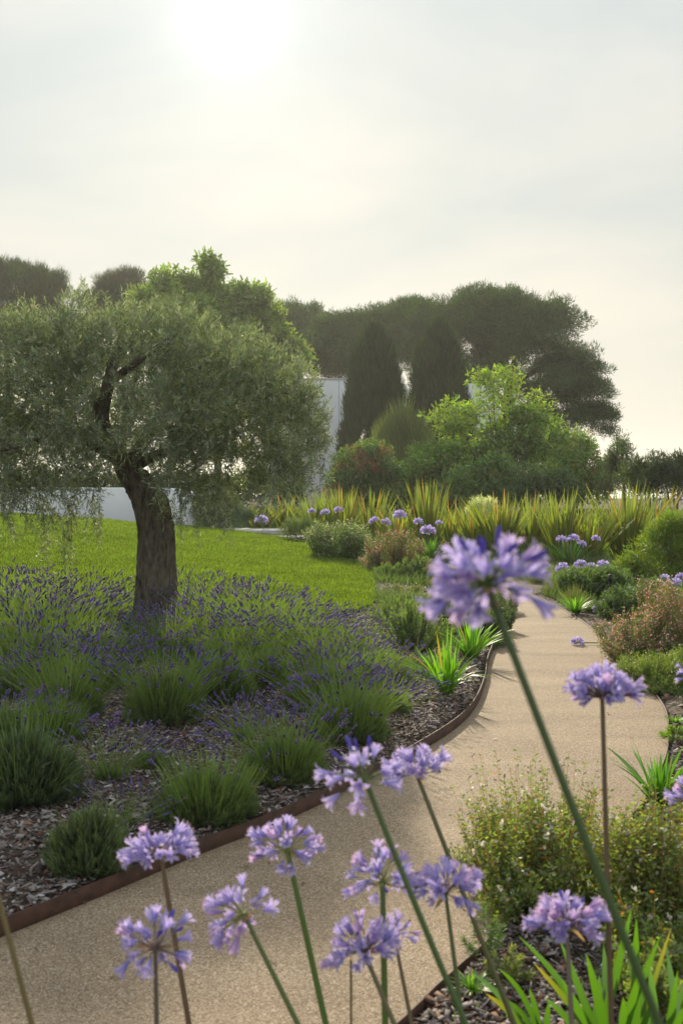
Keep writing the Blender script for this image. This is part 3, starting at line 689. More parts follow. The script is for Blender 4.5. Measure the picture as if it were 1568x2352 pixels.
shrub('dark_shrub', 'tall sparse dark shrub with bare twiggy top against the sky', 1440, [pe(1425, 1060, 26, 40, 31, .4), pe(1430, 1110, 45, 40, 31, .5), pe(1425, 1020, 8, 31, 25, .1), pe(1445, 1085, 30, 31, 25, .3)], 420, 18, .14, .08, .035, (0.05, 0.07, 0.035), 31, **dk)
shrub('dark_shrub', 'thin dark twiggy shrub standing right of the tall sparse dark shrub', 1490, [pe(1488, 1100, 26, 34, 31, .4), pe(1492, 1065, 8, 26, 31, .1), pe(1480, 1130, 40, 22, 31, .4)], 260, 18, .13, .08, .035, (0.05, 0.07, 0.035), 31, **dk)
shrub('dark_shrub', 'dark leafy shrub against the sky at the right edge', 1550, [pe(1545, 1110, 48, 40, 30.5, .5), pe(1520, 1070, 18, 22, 30.5, .2), pe(1560, 1075, 26, 22, 30.5, .3), pe(1590, 1100, 50, 55, 30.5, .5), pe(1505, 1050, 6, 14, 30.5, .1)], 560, 18, .14, .08, .04, (0.045, 0.065, 0.03), 30.5, **dk)
for nm, lb, px_, ys_, dp in (('spindly_twig', 'bare spindly flower stalk rising above the tall sparse dark shrub', 1424, (1130, 1010), 31), ('spindly_twig', 'dark budded stalk rising above the thin twiggy shrub', 1494, (1130, 1045), 31)):
    g = Geo(); a_ = PT(px_, ys_[0], dp); b_ = PT(px_ + 6, ys_[1], dp); a_[2] = float(H0(a_[0], a_[1]))
    g.tubes(np.array([[a_, (a_ + b_) / 2 + [.03, 0, 0], b_]]), np.array([[.012, .01, .006]]), np.array((.05, .04, .03)), 5)
    k_ = 26; t_ = rng.uniform(.55, 1, k_)[:, None]
    g.strips(a_ * (1 - t_) + b_ * t_, rdir(k_) + [0, 0, .6], .10, .03, jit((.06, .05, .035), k_), k=2)
    link(nm, g.mesh(nm, [M_leaf]), label=lb, cat='stalk')
# extra bushes closing the base behind the blade plants
def bush(name, label, E, n, per, rp, L, W, col, cat='shrub', mat=M_leaf, group=None, trunk=True, **kw):
    e0 = E[0][0]; b = np.array([e0[0], e0[1], H(e0[0], e0[1]) - .03])
    tr = [([b, (b + np.array(e[0])) / 2 + np.array([.01, 0, .02]), np.array(e[0])], .012, .005) for e in E[:4]]
    return simple_tree(name, label, E, n, per, rp, L, W, col, tr, cat=cat, mat=mat, group=group, **kw)
bush('blue_shrub', 'rounded blue-green shrub at the right end of the low white wall', [pe(510, 1180, 52, 38, 29, .6), pe(470, 1165, 36, 32, 29.5, .5), pe(540, 1195, 34, 22, 28.5, .4)], 320, 40, .13, .10, .02, (0.045, 0.075, 0.06), up=.6, rand=.7)
bush('grey_green_shrub', 'small soft grey-green shrub beside the concrete step', [pe(690, 1212, 36, 24, 25.5, .4), pe(665, 1218, 22, 16, 25.5, .3), pe(715, 1218, 24, 18, 25.3, .3)], 160, 50, .09, .07, .012, (0.10, 0.14, 0.06), up=.8, rand=.6)
bush('hedge', 'dark green hedge showing under the olive crown behind the white wall', [pe(60, 1130, 130, 34, 38, 1), pe(250, 1135, 120, 30, 38, 1), pe(440, 1130, 100, 34, 38, 1), pe(600, 1140, 90, 34, 38, 1)], 420, 50, .3, .14, .06, (0.055, 0.09, 0.025), cat='hedge', rand=.8)
bush('white_flowered_shrub', 'pale grey shrub with white blossom behind the sword-leaved clumps', [pe(1115, 1168, 34, 24, 26.5, .4), pe(1090, 1185, 26, 16, 26.5, .3)], 110, 30, .12, .07, .035, (0.24, 0.28, 0.20), up=.4, rand=.9, tipcol=(.7, .72, .66))
bush('leafy_bush', 'glossy yellow-green bush at the right edge in front of the sword-leaved clumps', [pe(1510, 1290, 75, 62, 15.5, .6), pe(1550, 1235, 50, 45, 15.7, .5), pe(1590, 1290, 70, 80, 15.5, .6), pe(1465, 1325, 45, 36, 15.3, .3), pe(1545, 1200, 24, 24, 15.5, .2), pe(1530, 1340, 60, 36, 15.3, .4)], 950, 26, .11, .055, .036, (0.10, 0.165, 0.024), up=.5, rand=.7, mat=M_gloss, tipcol=(.22, .24, .03))
bush('low_bush', 'wispy olive-green plant bordering the outer side of the far path bend', [pe(1275, 1352, 16, 14, 15.2, .2), pe(1240, 1334, 20, 13, 17, .3), pe(1325, 1378, 16, 14, 13.8, .15), pe(1180, 1325, 40, 20, 19, .4)], 260, 36, .09, .09, .008, (0.12, 0.14, 0.05), up=1.2, rand=.5)

# ================================================================== BUILDINGS AND WALLS
def boxes(name, items, mat, parent=None, bev=0.0, **kw):
    g = Geo()
    for c, h in items: g.box(np.array([c], float), np.array([h], float), np.full((1, 3), .5))
    o = link(name, g.mesh(name, [mat]), parent, **kw)
    if bev:
        m = o.modifiers.new('bevel', 'BEVEL'); m.width = bev; m.segments = 2
    return o
def bx(x0, x1, y0, y1, z0, z1): return (((x0 + x1) / 2, (y0 + y1) / 2, (z0 + z1) / 2), ((x1 - x0) / 2, (y1 - y0) / 2, (z1 - z0) / 2))
Yb = 60
X = lambda px: (px - 784) / FP * Yb
Zt = PT(0, 872, Yb)[2]
B = link('white_building', None, None, (0, 0, 0), 'modern white rendered building behind the two cypresses', 'building')
boxes('wall', [bx(X(600), X(803), Yb, Yb + .4, -0.1, Zt), bx(X(803) + .003, X(803) + .4, Yb + .6, Yb + 9, -0.1, Zt - .25), bx(X(845), X(937), Yb + 1.5, Yb + 1.9, -0.1, Zt - .1), bx(X(1060), X(1150), Yb + .5, Yb + .9, -.1, Zt - .15), bx(X(937) + .003, X(1060) - .003, Yb + 2.2, Yb + 2.5, -.1, Zt - .3)], M_stucco, B, bev=.02)
boxes('roof', [bx(X(845), X(1150), Yb + 2.7, Yb + 9, Zt - .8, Zt - .5)], M_stucco, B, bev=.02)
boxes('wall_fin', [bx(X(1178), X(1186), Yb, Yb + .8, -.1, PT(0, 902, Yb)[2])], M_stucco, B, bev=.01)
boxes('coping', [bx(X(598), X(805), Yb - .04, Yb + .44, Zt + .003, Zt + .07)], M_conc, B, bev=.01)
boxes('joint_strip', [bx(X(p) - .012, X(p) + .012, Yb - .006, Yb - .002, -.1, Zt - .02) for p in (690, 735, 778)], M_concd, B)
boxes('window', [bx(X(640), X(700), Yb - .03, Yb - .003, 0.6, 2.2)], M_glass, B)
# low white wall, curved with a rounded end
wl = catmull([(-17, 29.2), (-12, 30.6), (-8, 31), (-5.5, 30.6), (-4.35, 29.9), (-4.0, 29.2)], 10)
def extr(line, z0, z1, th, mat, name):
    T = unit(np.gradient(line, axis=0)); Nn = np.stack([-T[:, 1], T[:, 0]], 1)
    z1 = np.broadcast_to(z1, (len(line),))
    V = np.stack([np.c_[line, np.full(len(line), z0)], np.c_[line, z1], np.c_[line + Nn * th, z1], np.c_[line + Nn * th, np.full(len(line), z0)]], 1).reshape(-1, 3)
    F = [[i * 4 + j, i * 4 + (j + 1) % 4, (i + 1) * 4 + (j + 1) % 4, (i + 1) * 4 + j] for i in range(len(line) - 1) for j in range(4)] + [[0, 3, 2, 1], [(len(line) - 1) * 4 + j for j in range(4)]]
    g = Geo(); g.add(V[None], np.array(F), np.full((1, 3), .5)); return g.mesh(name, [mat])
o = link('garden_wall', extr(wl, 0.1, np.interp(np.arange(len(wl)), [0, len(wl) * .8, len(wl) - 1], [1.42, 1.36, 1.2]), .3, M_stucco, 'garden_wall'), label='low curved white garden wall at the back of the lawn behind the olive trunk', cat='wall')
m = o.modifiers.new('bevel', 'BEVEL'); m.width = .03; m.segments = 2
za = PT(560, 1216, 28)[2]; zb_ = PT(640, 1236, 26)[2]
o = boxes('concrete_step', [bx((500 - 784) / FP * 28, (652 - 784) / FP * 28, 27.6, 28.9, -0.1, za)], M_conc, bev=.02, label='upper pale concrete step at the back edge of the lawn', cat='step', group='concrete steps at the end of the lawn')
o = boxes('concrete_step', [bx((590 - 784) / FP * 26.6, (702 - 784) / FP * 26.6, 26.5, 27.5, -0.1, zb_)], M_concd, bev=.02, label='lower dark grey concrete step at the back edge of the lawn', cat='step', group='concrete steps at the end of the lawn')
# path light
pl = GR(1400, 1412); T = thing('path_light', 'slim black bollard path light standing in the bed right of the far path', 'light', pl)
g = Geo(); g.tubes(np.array([[[0, 0, -.05], [0, 0, .36]]]), np.array([[.011, .011]]), np.array((.5, .5, .5)), 10); link('post', g.mesh('post', [M_black], True), T)
g = Geo(); g.tubes(np.array([[[0, 0, .355], [0, 0, .362], [0, 0, .455], [0, 0, .46]]]), np.array([[.004, .024, .024, .002]]), np.array((.5, .5, .5)), 14); link('lamp_head', g.mesh('lamp_head', [M_black]), T)

# ================================================================== LAVENDER
def lav_variant(R, Hm, nsh, nst, slen, flower, seed, lean=(0, 0), base_c=(0.10, 0.145, 0.075), tip_c=(0.16, 0.225, 0.08), stem_c=(0.14, 0.21, 0.045), leafw=.0042, upst=1.0, spk=1.0, green=0):
    r = np.random.default_rng(seed)
    def dome(n, lo=0.0):
        th = r.random(n) * 6.283; ct = lo + (1 - lo) * r.random(n); st = np.sqrt(1 - ct * ct)
        return np.c_[st * np.cos(th), st * np.sin(th), ct]
    lump = lambda d: 1 + 0.10 * np.sin(d[:, 0] * 5 + seed) * np.cos(d[:, 1] * 6 + seed) + r.normal(size=len(d)) * .06
    d = dome(nsh); tipP = d * np.array([R, R, Hm]) * lump(d)[:, None]
    D = unit(d * [.8, .8, .5] + [0, 0, .55] + r.normal(size=d.shape) * .2)
    L = Hm * (0.35 + .25 * r.random(nsh))
    P = tipP - D * L[:, None]; P[:, 2] = np.maximum(P[:, 2], 0.0)
    g = Geo()
    g.strips(P, D, L, .003, jit((.06, .055, .035), nsh, .2, r), k=1, prof=[1, .7])
    per = 16; t = np.tile(np.linspace(.25, 1, per), nsh)
    PP = np.repeat(P, per, 0) + np.repeat(D, per, 0) * (np.repeat(L, per) * t)[:, None]
    DD = np.repeat(D, per, 0); lat = unit(np.cross(DD, rdir(len(PP), r)))
    DD = unit(DD + lat * (0.75 - .5 * t)[:, None])
    cc = np.array(base_c) * (1 - t[:, None] ** 2) + np.array(tip_c) * t[:, None] ** 2
    cc = cc * np.repeat(np.clip(1 + r.normal(size=(nsh, 1)) * .18, .5, 1.6), per, 0) * (1 + r.normal(size=(len(PP), 1)) * .12)
    g.strips(PP, DD, .026 + .016 * r.random(len(PP)), leafw, np.clip(cc, .005, 1), k=1, prof=[1, .25])
    # inner woody core
    dc = dome(120, .1); g.strips(np.zeros((120, 3)), dc, Hm * .8, .006, jit((.07, .055, .04), 120, .2, r), k=1, prof=[1, .4])
    parts = []
    if green:
        d = dome(green, .15); P = d * [R * .75, R * .75, Hm * .7]; D = unit(d * [.42, .42, .3] + [0, 0, .95] + r.normal(size=d.shape) * .1)
        g.strips(P, D, slen * (.35 + .5 * r.random(green)) + Hm * .35, .0034, jit(stem_c, green, .2, r), k=3, bend=d * [.15, .15, -.05], prof=[.8, 1, .8, .5], C2=jit((.17, .26, .05), green, .15, r))
    parts.append(('foliage', g.mesh('lavender_foliage', [M_lav])))
    if nst:
        d = dome(nst, .12); P = d * [R * .6, R * .6, Hm * .6]
        D = unit(d * [.75, .75, .35] + [lean[0], lean[1], .62 * upst] + r.normal(size=d.shape) * .10)
        L = slen * (.7 + .5 * r.random(nst)) + Hm * .4
        bend = d * [.22, .22, -.16]
        g = Geo(); g.strips(P, D, L, .0034, jit(stem_c, nst, .15, r), k=3, bend=bend, prof=[.9, 1, .9, .8])
        parts.append(('flower_stem', g.mesh('lavender_stem', [M_lav]), 'stuff'))
        fl = r.random(nst) < flower
        T = P + D * L[:, None] + bend * L[:, None]; TD = unit(D + 2 * bend); T, TD = T[fl], TD[fl]; n = len(T)
        sl_ = (.036 + .022 * r.random(n)) * spk
        rr = np.array([.25, 1, .7, 1.05, .6, .95, .35]) * .0058 * spk
        tt = np.linspace(0, 1, 7)
        pts = T[:, None] + TD[:, None] * (sl_[:, None] * tt)[..., None]
        g = Geo(); ci = jit((.13, .09, .24), n, .35, r, .15)
        g.tubes(pts, rr[None] * (.85 + .3 * r.random((n, 1))), ci, 5)
        kf = 5; Pf = np.repeat(T, kf, 0) + np.repeat(TD, kf, 0) * (np.repeat(sl_, kf) * r.random(n * kf))[:, None]
        g.strips(Pf, unit(rdir(n * kf, r) + np.repeat(TD, kf, 0) * .4), .011 * spk, .007 * spk, jit((.30, .22, .55), n * kf, .25, r), k=1, prof=[.6, 1])
        m_ = r.random(n) < .35; nn_ = int(m_.sum())
        g.strips(T[m_] - TD[m_] * .022, rdir(nn_, r) + TD[m_], .009, .006, jit((.12, .09, .30), nn_, .2, r), k=1, prof=[.6, 1])
        parts.append(('flower_spikes', g.mesh('lavender_spikes', [M_petal]), 'stuff'))
    return parts
LV = {
    'mound': [lav_variant(.26, .22, 700, 10, .22, 1, 1, green=420), lav_variant(.26, .24, 700, 14, .2, 1, 2, green=320)],
    'grey': [lav_variant(.26, .29, 1000, 4, .15, 1, 3, base_c=(.075, .11, .065), tip_c=(.16, .21, .10), green=30, leafw=.0055), lav_variant(.26, .29, 1000, 12, .25, 1, 4, base_c=(.065, .10, .07), tip_c=(.13, .18, .09), green=90, leafw=.0055)],
    'mix': [lav_variant(.27, .26, 620, 150, .26, 1, 5, green=300), lav_variant(.27, .25, 620, 130, .26, 1, 6, lean=(.2, -.1), green=260)],
    'bloom': [lav_variant(.27, .26, 420, 151, .34, 1, 7, green=160), lav_variant(.27, .24, 420, 138, .36, 1, 8, lean=(.15, -.1), green=140), lav_variant(.27, .26, 420, 145, .34, 1, 9, lean=(-.15, -.1), green=150), lav_variant(.25, .22, 380, 125, .40, 1, 10, upst=1.4, green=180)],
    'sprawl': [lav_variant(.10, .08, 60, 95, .34, 1, 12, lean=(.1, -.25), green=20)],
}
cnt = {}
def lav(kind, px, py, wpx, label, group=None, zs=1.0, rz=None):
    p = GR(px, py); i = cnt.get(kind, 0); cnt[kind] = i + 1
    v = LV[kind][i % len(LV[kind])]
    R = {'mound': .30, 'grey': .29, 'mix': .33, 'bloom': .40, 'sprawl': .3}[kind]
    dist = math.hypot(p[0], p[1]); s = wpx / 2 * dist / FP / R
    thing('lavender_plant', label, 'lavender', p - np.array([0, 0, .01]), rng.random() * 6.28 if rz is None else rz, (s, s, s * zs), group, v)
GN = 'lavender mounds along the steel edging'
lav('mound', 475, 1876, 262, 'bright green lavender mound without blooms, touching the steel edging above the leftmost blue flowers', GN, 1.0)
lav('grey', 205, 1998, 205, 'grey-green lavender mound nearest the camera on the left, against the steel edging', GN, 1.3)
lav('grey', 60, 1838, 265, 'large dark grey-green lavender mound cut by the left edge of the picture', None, 1.1)
lav('mix', 378, 1655, 215, 'blue-green lavender mound with a few spikes on its right, in front of the olive trunk', None, 1.22, 0)
lav('mix', 655, 1792, 240, 'lavender mound with drooping purple spikes in the centre of the bed, by the steel edging', None, 1.05)
lav('mound', 500, 1608, 200, 'soft green lavender mound right of the blue-green one', None, 1.15)
lav('mix', 800, 1695, 230, 'lavender mound leaning over the wood chips nearest the path bend', GN, 1.0)
lav('mix', 20, 1700, 200, 'green lavender plume behind the large mound at the left edge', None, .8)
lav('mound', 130, 1700, 150, 'tall yellow-green lavender tuft right of the large left mound', None, 1.15)
lav('mix', 735, 1625, 200, 'half-blooming lavender mound between the centre mound and the path bend mound', None, 1.0)
lav('sprawl', 255, 1790, 210, 'thin sprawling lavender with blooms scattered over the bare wood chips', None, 1.0)
lav('sprawl', 285, 1900, 180, 'wispy lavender stems sprawling over wood chips between the two front mounds', None, .9)
lav('grey', 345, 1765, 95, 'very small grey-green lavender seedling on the chips between the two centre mounds', None, .8)
lav('sprawl', 560, 1700, 170, 'thin lavender spikes over the chips between the centre mounds', None, 1.0)
lav('grey', 215, 1530, 150, 'low grey-green lavender cushion at the upper end of the bare chip gap', None, 1.0)
lav('mound', 610, 1575, 160, 'green lavender cushion in the middle of the bed with chips before it', None, 1.1)
lav('mix', 560, 1530, 170, 'half-blooming cushion right of the blooms at the trunk base', None, 1.0)
GB = 'lavender in full bloom around the olive tree'
bl = [(150, 1640, 250, 'nearest full-bloom lavender on the left, with many spikes leaning right'), (40, 1590, 260, 'blooming lavender at the left edge, behind the large grey mound'),
      (215, 1575, 240, 'blooming lavender left of the bare wood chip gap'), (110, 1530, 260, 'second blooming lavender from the left edge, below the long purple drift'),
      (10, 1500, 260, 'tall purple lavender cut by the left edge below the hanging olive twigs'), (210, 1505, 230, 'blooming lavender between the trunk base and the left drift'),
      (90, 1450, 240, 'tall lavender drift standing against the lawn at far left'), (190, 1445, 210, 'lavender spikes standing against the lawn left of the trunk'), (0, 1420, 220, 'lavender behind the left drift, at the left edge of the lawn'),
      (315, 1515, 190, 'lavender blooming right in front of the olive trunk base, left half'), (390, 1512, 190, 'lavender blooming right in front of the olive trunk base, right half'),
      (470, 1512, 200, 'blooming lavender immediately right of the olive trunk base'), (550, 1475, 220, 'blooming lavender against the lawn right of the trunk'), (640, 1500, 220, 'tall blooming lavender against the lawn in the middle of the drift'), (730, 1530, 220, 'blooming lavender behind the half-blooming mound'),
      (805, 1500, 170, 'back row lavender nearest the bare earth strip'),
      (820, 1570, 210, 'blooming lavender left of the bright strap-leaved tuft'), (880, 1630, 200, 'low blooming lavender beside the strap-leaved tuft over the chips'), (905, 1560, 150, 'small blooming lavender behind the bright strap-leaved tuft'), (480, 1455, 200, 'sparse lavender spikes against the lawn just right of the trunk'), (735, 1472, 190, 'back row lavender below the sunlit end of the lawn'), (605, 1445, 200, 'back row lavender at the top of the drift, reaching up in front of the lawn'), (680, 1490, 180, 'second-row lavender between the drift and the end of the lawn'), (425, 1420, 160, 'lavender half hidden behind the olive trunk'), (255, 1440, 170, 'lavender spikes rising just left of the trunk')]
for x_, y_, w_, lb in bl: lav('bloom', x_, y_ + 4, w_, lb, GB, rng.uniform(.85, 1.08) * (.82 if x_ > 660 else 1))

# ================================================================== STRAP-LEAF TUFTS, SWORD CLUMPS
def strap_variant(n, L, W, seed, c1=(.12, .26, .02), c2=(.17, .34, .025), spread=.9, droop=.5):
    r = np.random.default_rng(seed); th = r.random(n) * 6.283; s_ = r.random(n) ** .7 * spread
    D = unit(np.c_[np.cos(th) * s_, np.sin(th) * s_, np.ones(n)]); P = np.c_[np.cos(th), np.sin(th), 0 * th] * (r.random((n, 1)) * .05)
    side = np.c_[-np.sin(th), np.cos(th), 0 * th] + r.normal(size=(n, 3)) * .25
    bend = np.c_[np.cos(th) * .35 * s_, np.sin(th) * .35 * s_, -droop * s_ * (.6 + .8 * r.random(n))]
    g = Geo(); C1 = jit(c1, n, .18, r); C2 = jit(c2, n, .18, r)
    dry = r.random(n) < .06; C2[dry] = jit((.40, .26, .06), dry.sum(), .15, r)
    g.strips(P, D, L * (.6 + .45 * r.random(n)), W * (.75 + .4 * r.random(n)), C1, k=7, bend=bend, side=side, prof=[.7, 1, 1, .95, .85, .7, .42, .05], fold=.16, C2=C2)
    return g.mesh('leaf_blades', [M_gloss], True)
ST = [strap_variant(70, .36, .022, 21), strap_variant(60, .36, .020, 22), strap_variant(46, .44, .026, 23, (.06, .15, .02), (.085, .21, .025), .75, .3)]
def strap(px, py, wpx, label, v=0, zs=1.0, cat='strap-leaved plant', sy=1):
    p = GR(px, py); s = wpx * math.hypot(p[0], p[1]) / FP / .50
    thing('strap_leaf_tuft', label, cat, p, rng.random() * 6, (s, s, s * zs), 'strap-leaved tufts beside the path', [('leaf_blades', ST[v], 'stuff')])
strap(1025, 1592, 175, 'bright lime green strap-leaved tuft in front, left of the path above the wood chips', 0, 1.3)
strap(1000, 1550, 110, 'small lime green tuft just behind the front strap-leaved tuft', 1, 1.0)
strap(1080, 1512, 165, 'green strap-leaved tuft further back, touching the left edge of the path', 1, 1.1)
strap(1322, 1408, 90, 'small bright strap-leaved tuft at the right edge of the far path', 0, .9)
strap(1512, 1850, 190, 'dark green strap-leaved tuft at the right edge, where the path bends', 2, 1.0)
strap(1085, 2275, 110, 'small bright green tuft on the soil at the lower right edge of the path', 0, .6)

def phormium(px, py, top, wpx, label, seed, n=85):
    Yp = np.interp(px, [600, 780, 1000, 1150, 1300, 1500], [29, 26, 24, 22.5, 21.5, 22.5]) + (1.5 if seed % 3 == 1 else 0); p = PT(px, 1200, Yp); p[2] = H(p[0], p[1]); py = 1176 + (CAM_Z - p[2]) / Yp * FP - 66; r = np.random.default_rng(seed); s = math.hypot(p[0], p[1]) / FP
    hgt = (py - top) * s * r.uniform(.84, 1.18)
    th = r.random(n) * 6.283; k_ = np.clip(r.random(n) ** .8, 0, 1); tan = (wpx / 2 * s) / hgt * 1.05
    D = unit(np.c_[np.cos(th) * k_ * tan, np.sin(th) * k_ * tan, np.ones(n)])
    P = np.c_[np.cos(th), np.sin(th), 0 * th] * (r.random((n, 1)) * wpx * s * .16)
    side = np.c_[-np.sin(th), np.cos(th), 0 * th] + r.normal(size=(n, 3)) * .6
    L = hgt * (.6 + .46 * r.random(n))
    C = jit((.07, .125, .03), n, .25, r); E = jit((.27, .27, .05), n, .25, r)
    e2 = r.random(n) < .2; C[e2] = jit((.22, .25, .045), e2.sum(), .12, r)
    dr = r.random(n) < .09; E[dr] = jit((.34, .20, .07), dr.sum(), .1, r); C[dr] = jit((.40, .20, .05), dr.sum(), .1, r)
    T = link('sword_leaf_clump', None, None, p, label, 'sword-leaved plant', 'yellow-striped sword-leaved clumps behind the beds')
    g = Geo(); g.strips(P, D, L, .058 * (.8 + .4 * r.random(n)), C, k=6, bend=np.c_[np.cos(th) * .10 * k_, np.sin(th) * .10 * k_, -.05 * k_] * 1.4, side=side, prof=[.6, 1, 1, .9, .7, .42, .03], fold=.13, edge=E)
    link('leaf_blades', g.mesh('sword_leaves', [M_gloss], True), T, kind='stuff')
PH = [(600, 1218, 1140, 110, 'smallest sword-leaved clump, furthest left beside the concrete steps'), (655, 1212, 1128, 110, 'second sword-leaved clump from the left, behind the grey-green shrub'), (720, 1208, 1118, 120, 'sword-leaved clump behind the three small flower heads at the left'),
      (785, 1210, 1112, 120, 'sword-leaved clump below the white building corner'), (850, 1222, 1132, 120, 'sword-leaved clump behind the white-blossomed airy plant, below the podded shrub'), (915, 1238, 1130, 120, 'sword-leaved clump behind the pink airy plant'),
      (980, 1250, 1118, 130, 'sword-leaved clump left of the big foreground flower head'), (1040, 1262, 1132, 130, 'sword-leaved clump directly behind the left side of the big foreground flower head'), (1095, 1270, 1140, 130, 'sword-leaved clump behind the middle of the big foreground flower head'),
      (1150, 1285, 1128, 150, 'tall fan of sword leaves right behind the top of the big flower head'), (1222, 1290, 1118, 175, 'broad sword-leaved clump centred above the far end of the path'), (1345, 1290, 1130, 190, 'broad sword-leaved clump with bluish flower heads at its foot'),
      (1440, 1275, 1122, 190, 'dense sword-leaved clump left of the glossy bush'), (1505, 1255, 1116, 120, 'last sword-leaved clump at the right, rising from behind the glossy bush'), (1290, 1262, 1140, 120, 'lower sword-leaved clump filling the gap between the two broadest clumps')]
for i, (a_, b_, c_, d_, lb) in enumerate(PH): phormium(a_, b_, c_, d_, lb, 60 + i, n=135 if d_ > 140 else 95)

# ================================================================== AIRY FLOWERING PLANTS, EUPHORBIA, SALVIA
def airy(name, label, ells, nst, py_base, stem_c, leaf_c, flow_c, fl_size, nfl, leafs=8, cat='flowering plant', upw=.25, lw=.006, ll=.02, flow2=None, foliage_n=0):
    """many thin stems fanning from the ground to an ellipsoidal cloud, with small leaves and many tiny flowers"""
    C_, O_ = pads(ells, nst, .45); n = len(C_)
    c0 = np.mean([e[0] for e in ells], 0)
    bx_ = np.c_[C_[:, 0] * .6 + c0[0] * .4, C_[:, 1] * .6 + c0[1] * .4] + rng.normal(size=(n, 2)) * .04
    bz = Hv(bx_[:, 0], bx_[:, 1]); Bp = np.c_[bx_, bz]
    T = link(name, None, None, (0, 0, 0), label, cat)
    L = np.linalg.norm(C_ - Bp, axis=1); D = unit(C_ - Bp)
    g = Geo(); g.strips(Bp, D, L, .0042, jit(stem_c, n), k=2, prof=[1, .8, .4])
    N_ = n * leafs; t = rng.random(N_) ** .7
    P = np.repeat(Bp, leafs, 0) + np.repeat(D * L[:, None], leafs, 0) * t[:, None]
    g.strips(P, unit(rdir(N_) + [0, 0, .5]), ll * (.6 + .8 * rng.random(N_)), lw, jit(leaf_c, N_, .25), k=2)
    link('foliage', g.mesh(name + '_foliage', [M_leaf]), T)
    g = Geo(); k_ = rng.integers(0, n, nfl); t = 1 - rng.random(nfl) ** 1.6 * .45
    P = Bp[k_] + (D * L[:, None])[k_] * t[:, None] + rng.normal(size=(nfl, 3)) * .018
    cc = jit(flow_c, nfl, .15)
    if flow2 is not None: q = rng.random(nfl) < .4; cc[q] = jit(flow2, q.sum(), .15)
    for _ in range(2): g.strips(P, rdir(nfl), fl_size, fl_size * .7, cc, k=1, prof=[.7, 1])
    link('blossom', g.mesh(name + '_blossom', [M_petal]), T, kind='stuff')
airy('gaura_plant', 'rounded airy plant with tiny cream blossom beside the far end of the lawn', [pe(775, 1240, 72, 50, 20.5, .5), pe(730, 1235, 36, 40, 20.6, .3), pe(820, 1245, 36, 44, 20.4, .3)], 900, 1290, (.10, .14, .04), (.10, .16, .04), (.55, .55, .38), .020, 1500, 16, ll=.045, lw=.011)
airy('gaura_plant', 'airy plant with pink blossom right of the cream-blossomed one', [pe(890, 1270, 52, 52, 18.6, .4), pe(940, 1262, 40, 46, 18.6, .3), pe(860, 1290, 36, 34, 18.4, .3)], 800, 1320, (.14, .10, .05), (.09, .14, .04), (.55, .20, .22), .019, 1300, 14, ll=.04, lw=.010, flow2=(.65, .42, .40))
airy('gaura_plant', 'pink-flowered airy mass spilling over the right edge of the path', [pe(1480, 1450, 85, 62, 9.6, .35), pe(1540, 1410, 60, 66, 9.7, .35), pe(1420, 1488, 48, 40, 9.5, .22), pe(1560, 1490, 60, 60, 9.5, .35), pe(1490, 1500, 80, 40, 9.3, .3), pe(1400, 1440, 40, 36, 9.8, .2), pe(1530, 1370, 40, 40, 9.8, .2)], 1350, 1560, (.16, .10, .055), (.10, .16, .05), (.62, .28, .30), .013, 1700, 14, ll=.024, lw=.006, flow2=(.70, .48, .46))
airy('fine_leaved_plant', 'fine yellow-green plant with cream specks below the pink-flowered mass at right', [pe(1500, 1545, 72, 52, 8.4, .3), pe(1565, 1550, 60, 60, 8.3, .3), pe(1448, 1540, 40, 36, 8.5, .2), pe(1520, 1590, 60, 30, 8.1, .2)], 1500, 1620, (.13, .15, .05), (.14, .20, .04), (.50, .50, .30), .009, 500, 24, ll=.022, lw=.004)
airy('low_bush', 'low dense dark green plant under the bluish flower heads by the far path bend', [pe(1330, 1343, 58, 34, 14.8, .4), pe(1385, 1335, 60, 38, 14.6, .4), pe(1275, 1338, 30, 18, 15.8, .3), pe(1420, 1345, 44, 36, 14.5, .4)], 1300, 0, (.09, .13, .04), (.09, .145, .045), (.30, .28, .62), .018, 90, 22, ll=.06, lw=.012)
airy('low_bush', 'dark green plant behind the path light beside the pink flowering mass', [pe(1440, 1390, 55, 46, 12.6, .4), pe(1505, 1375, 50, 50, 12.6, .4), pe(1400, 1405, 34, 32, 12.6, .3), pe(1360, 1400, 20, 20, 13.2, .2), pe(1560, 1390, 44, 50, 12.6, .3)], 1300, 0, (.08, .12, .04), (.075, .125, .048), (.50, .34, .50), .014, 260, 22, ll=.05, lw=.010)
airy('pink_flower_plant', 'small loose pink-flowered plant at the far right above the cluster of blue heads', [pe(1500, 1350, 44, 30, 11.8, .25), pe(1545, 1375, 34, 34, 11.6, .25)], 320, 0, (.15, .11, .05), (.09, .14, .05), (.62, .30, .34), .015, 420, 12, ll=.03, lw=.008, flow2=(.7, .5, .5))
airy('dry_flower_plant', 'thin reddish-brown dried stems with cream tips beside the earth strip', [pe(930, 1370, 52, 32, 15.6, .4), pe(900, 1400, 36, 30, 15.2, .3), pe(970, 1395, 34, 30, 15.2, .3)], 420, 1430, (.19, .11, .06), (.12, .15, .05), (.30, .19, .10), .015, 420, 9, ll=.035, lw=.008, flow2=(.55, .52, .35))
airy('trailing_shrub', 'loose dark shrub leaning over the left path edge below the big flower head', [pe(1128, 1455, 44, 50, 10.7, .28), pe(1085, 1450, 42, 50, 10.9, .3), pe(1150, 1425, 30, 44, 11.6, .25), pe(1140, 1490, 26, 24, 10.3, .15), pe(1160, 1385, 24, 30, 13.4, .3)], 900, 1500, (.07, .06, .045), (.07, .105, .045), (.14, .16, .10), .010, 100, 22, ll=.026, lw=.012)

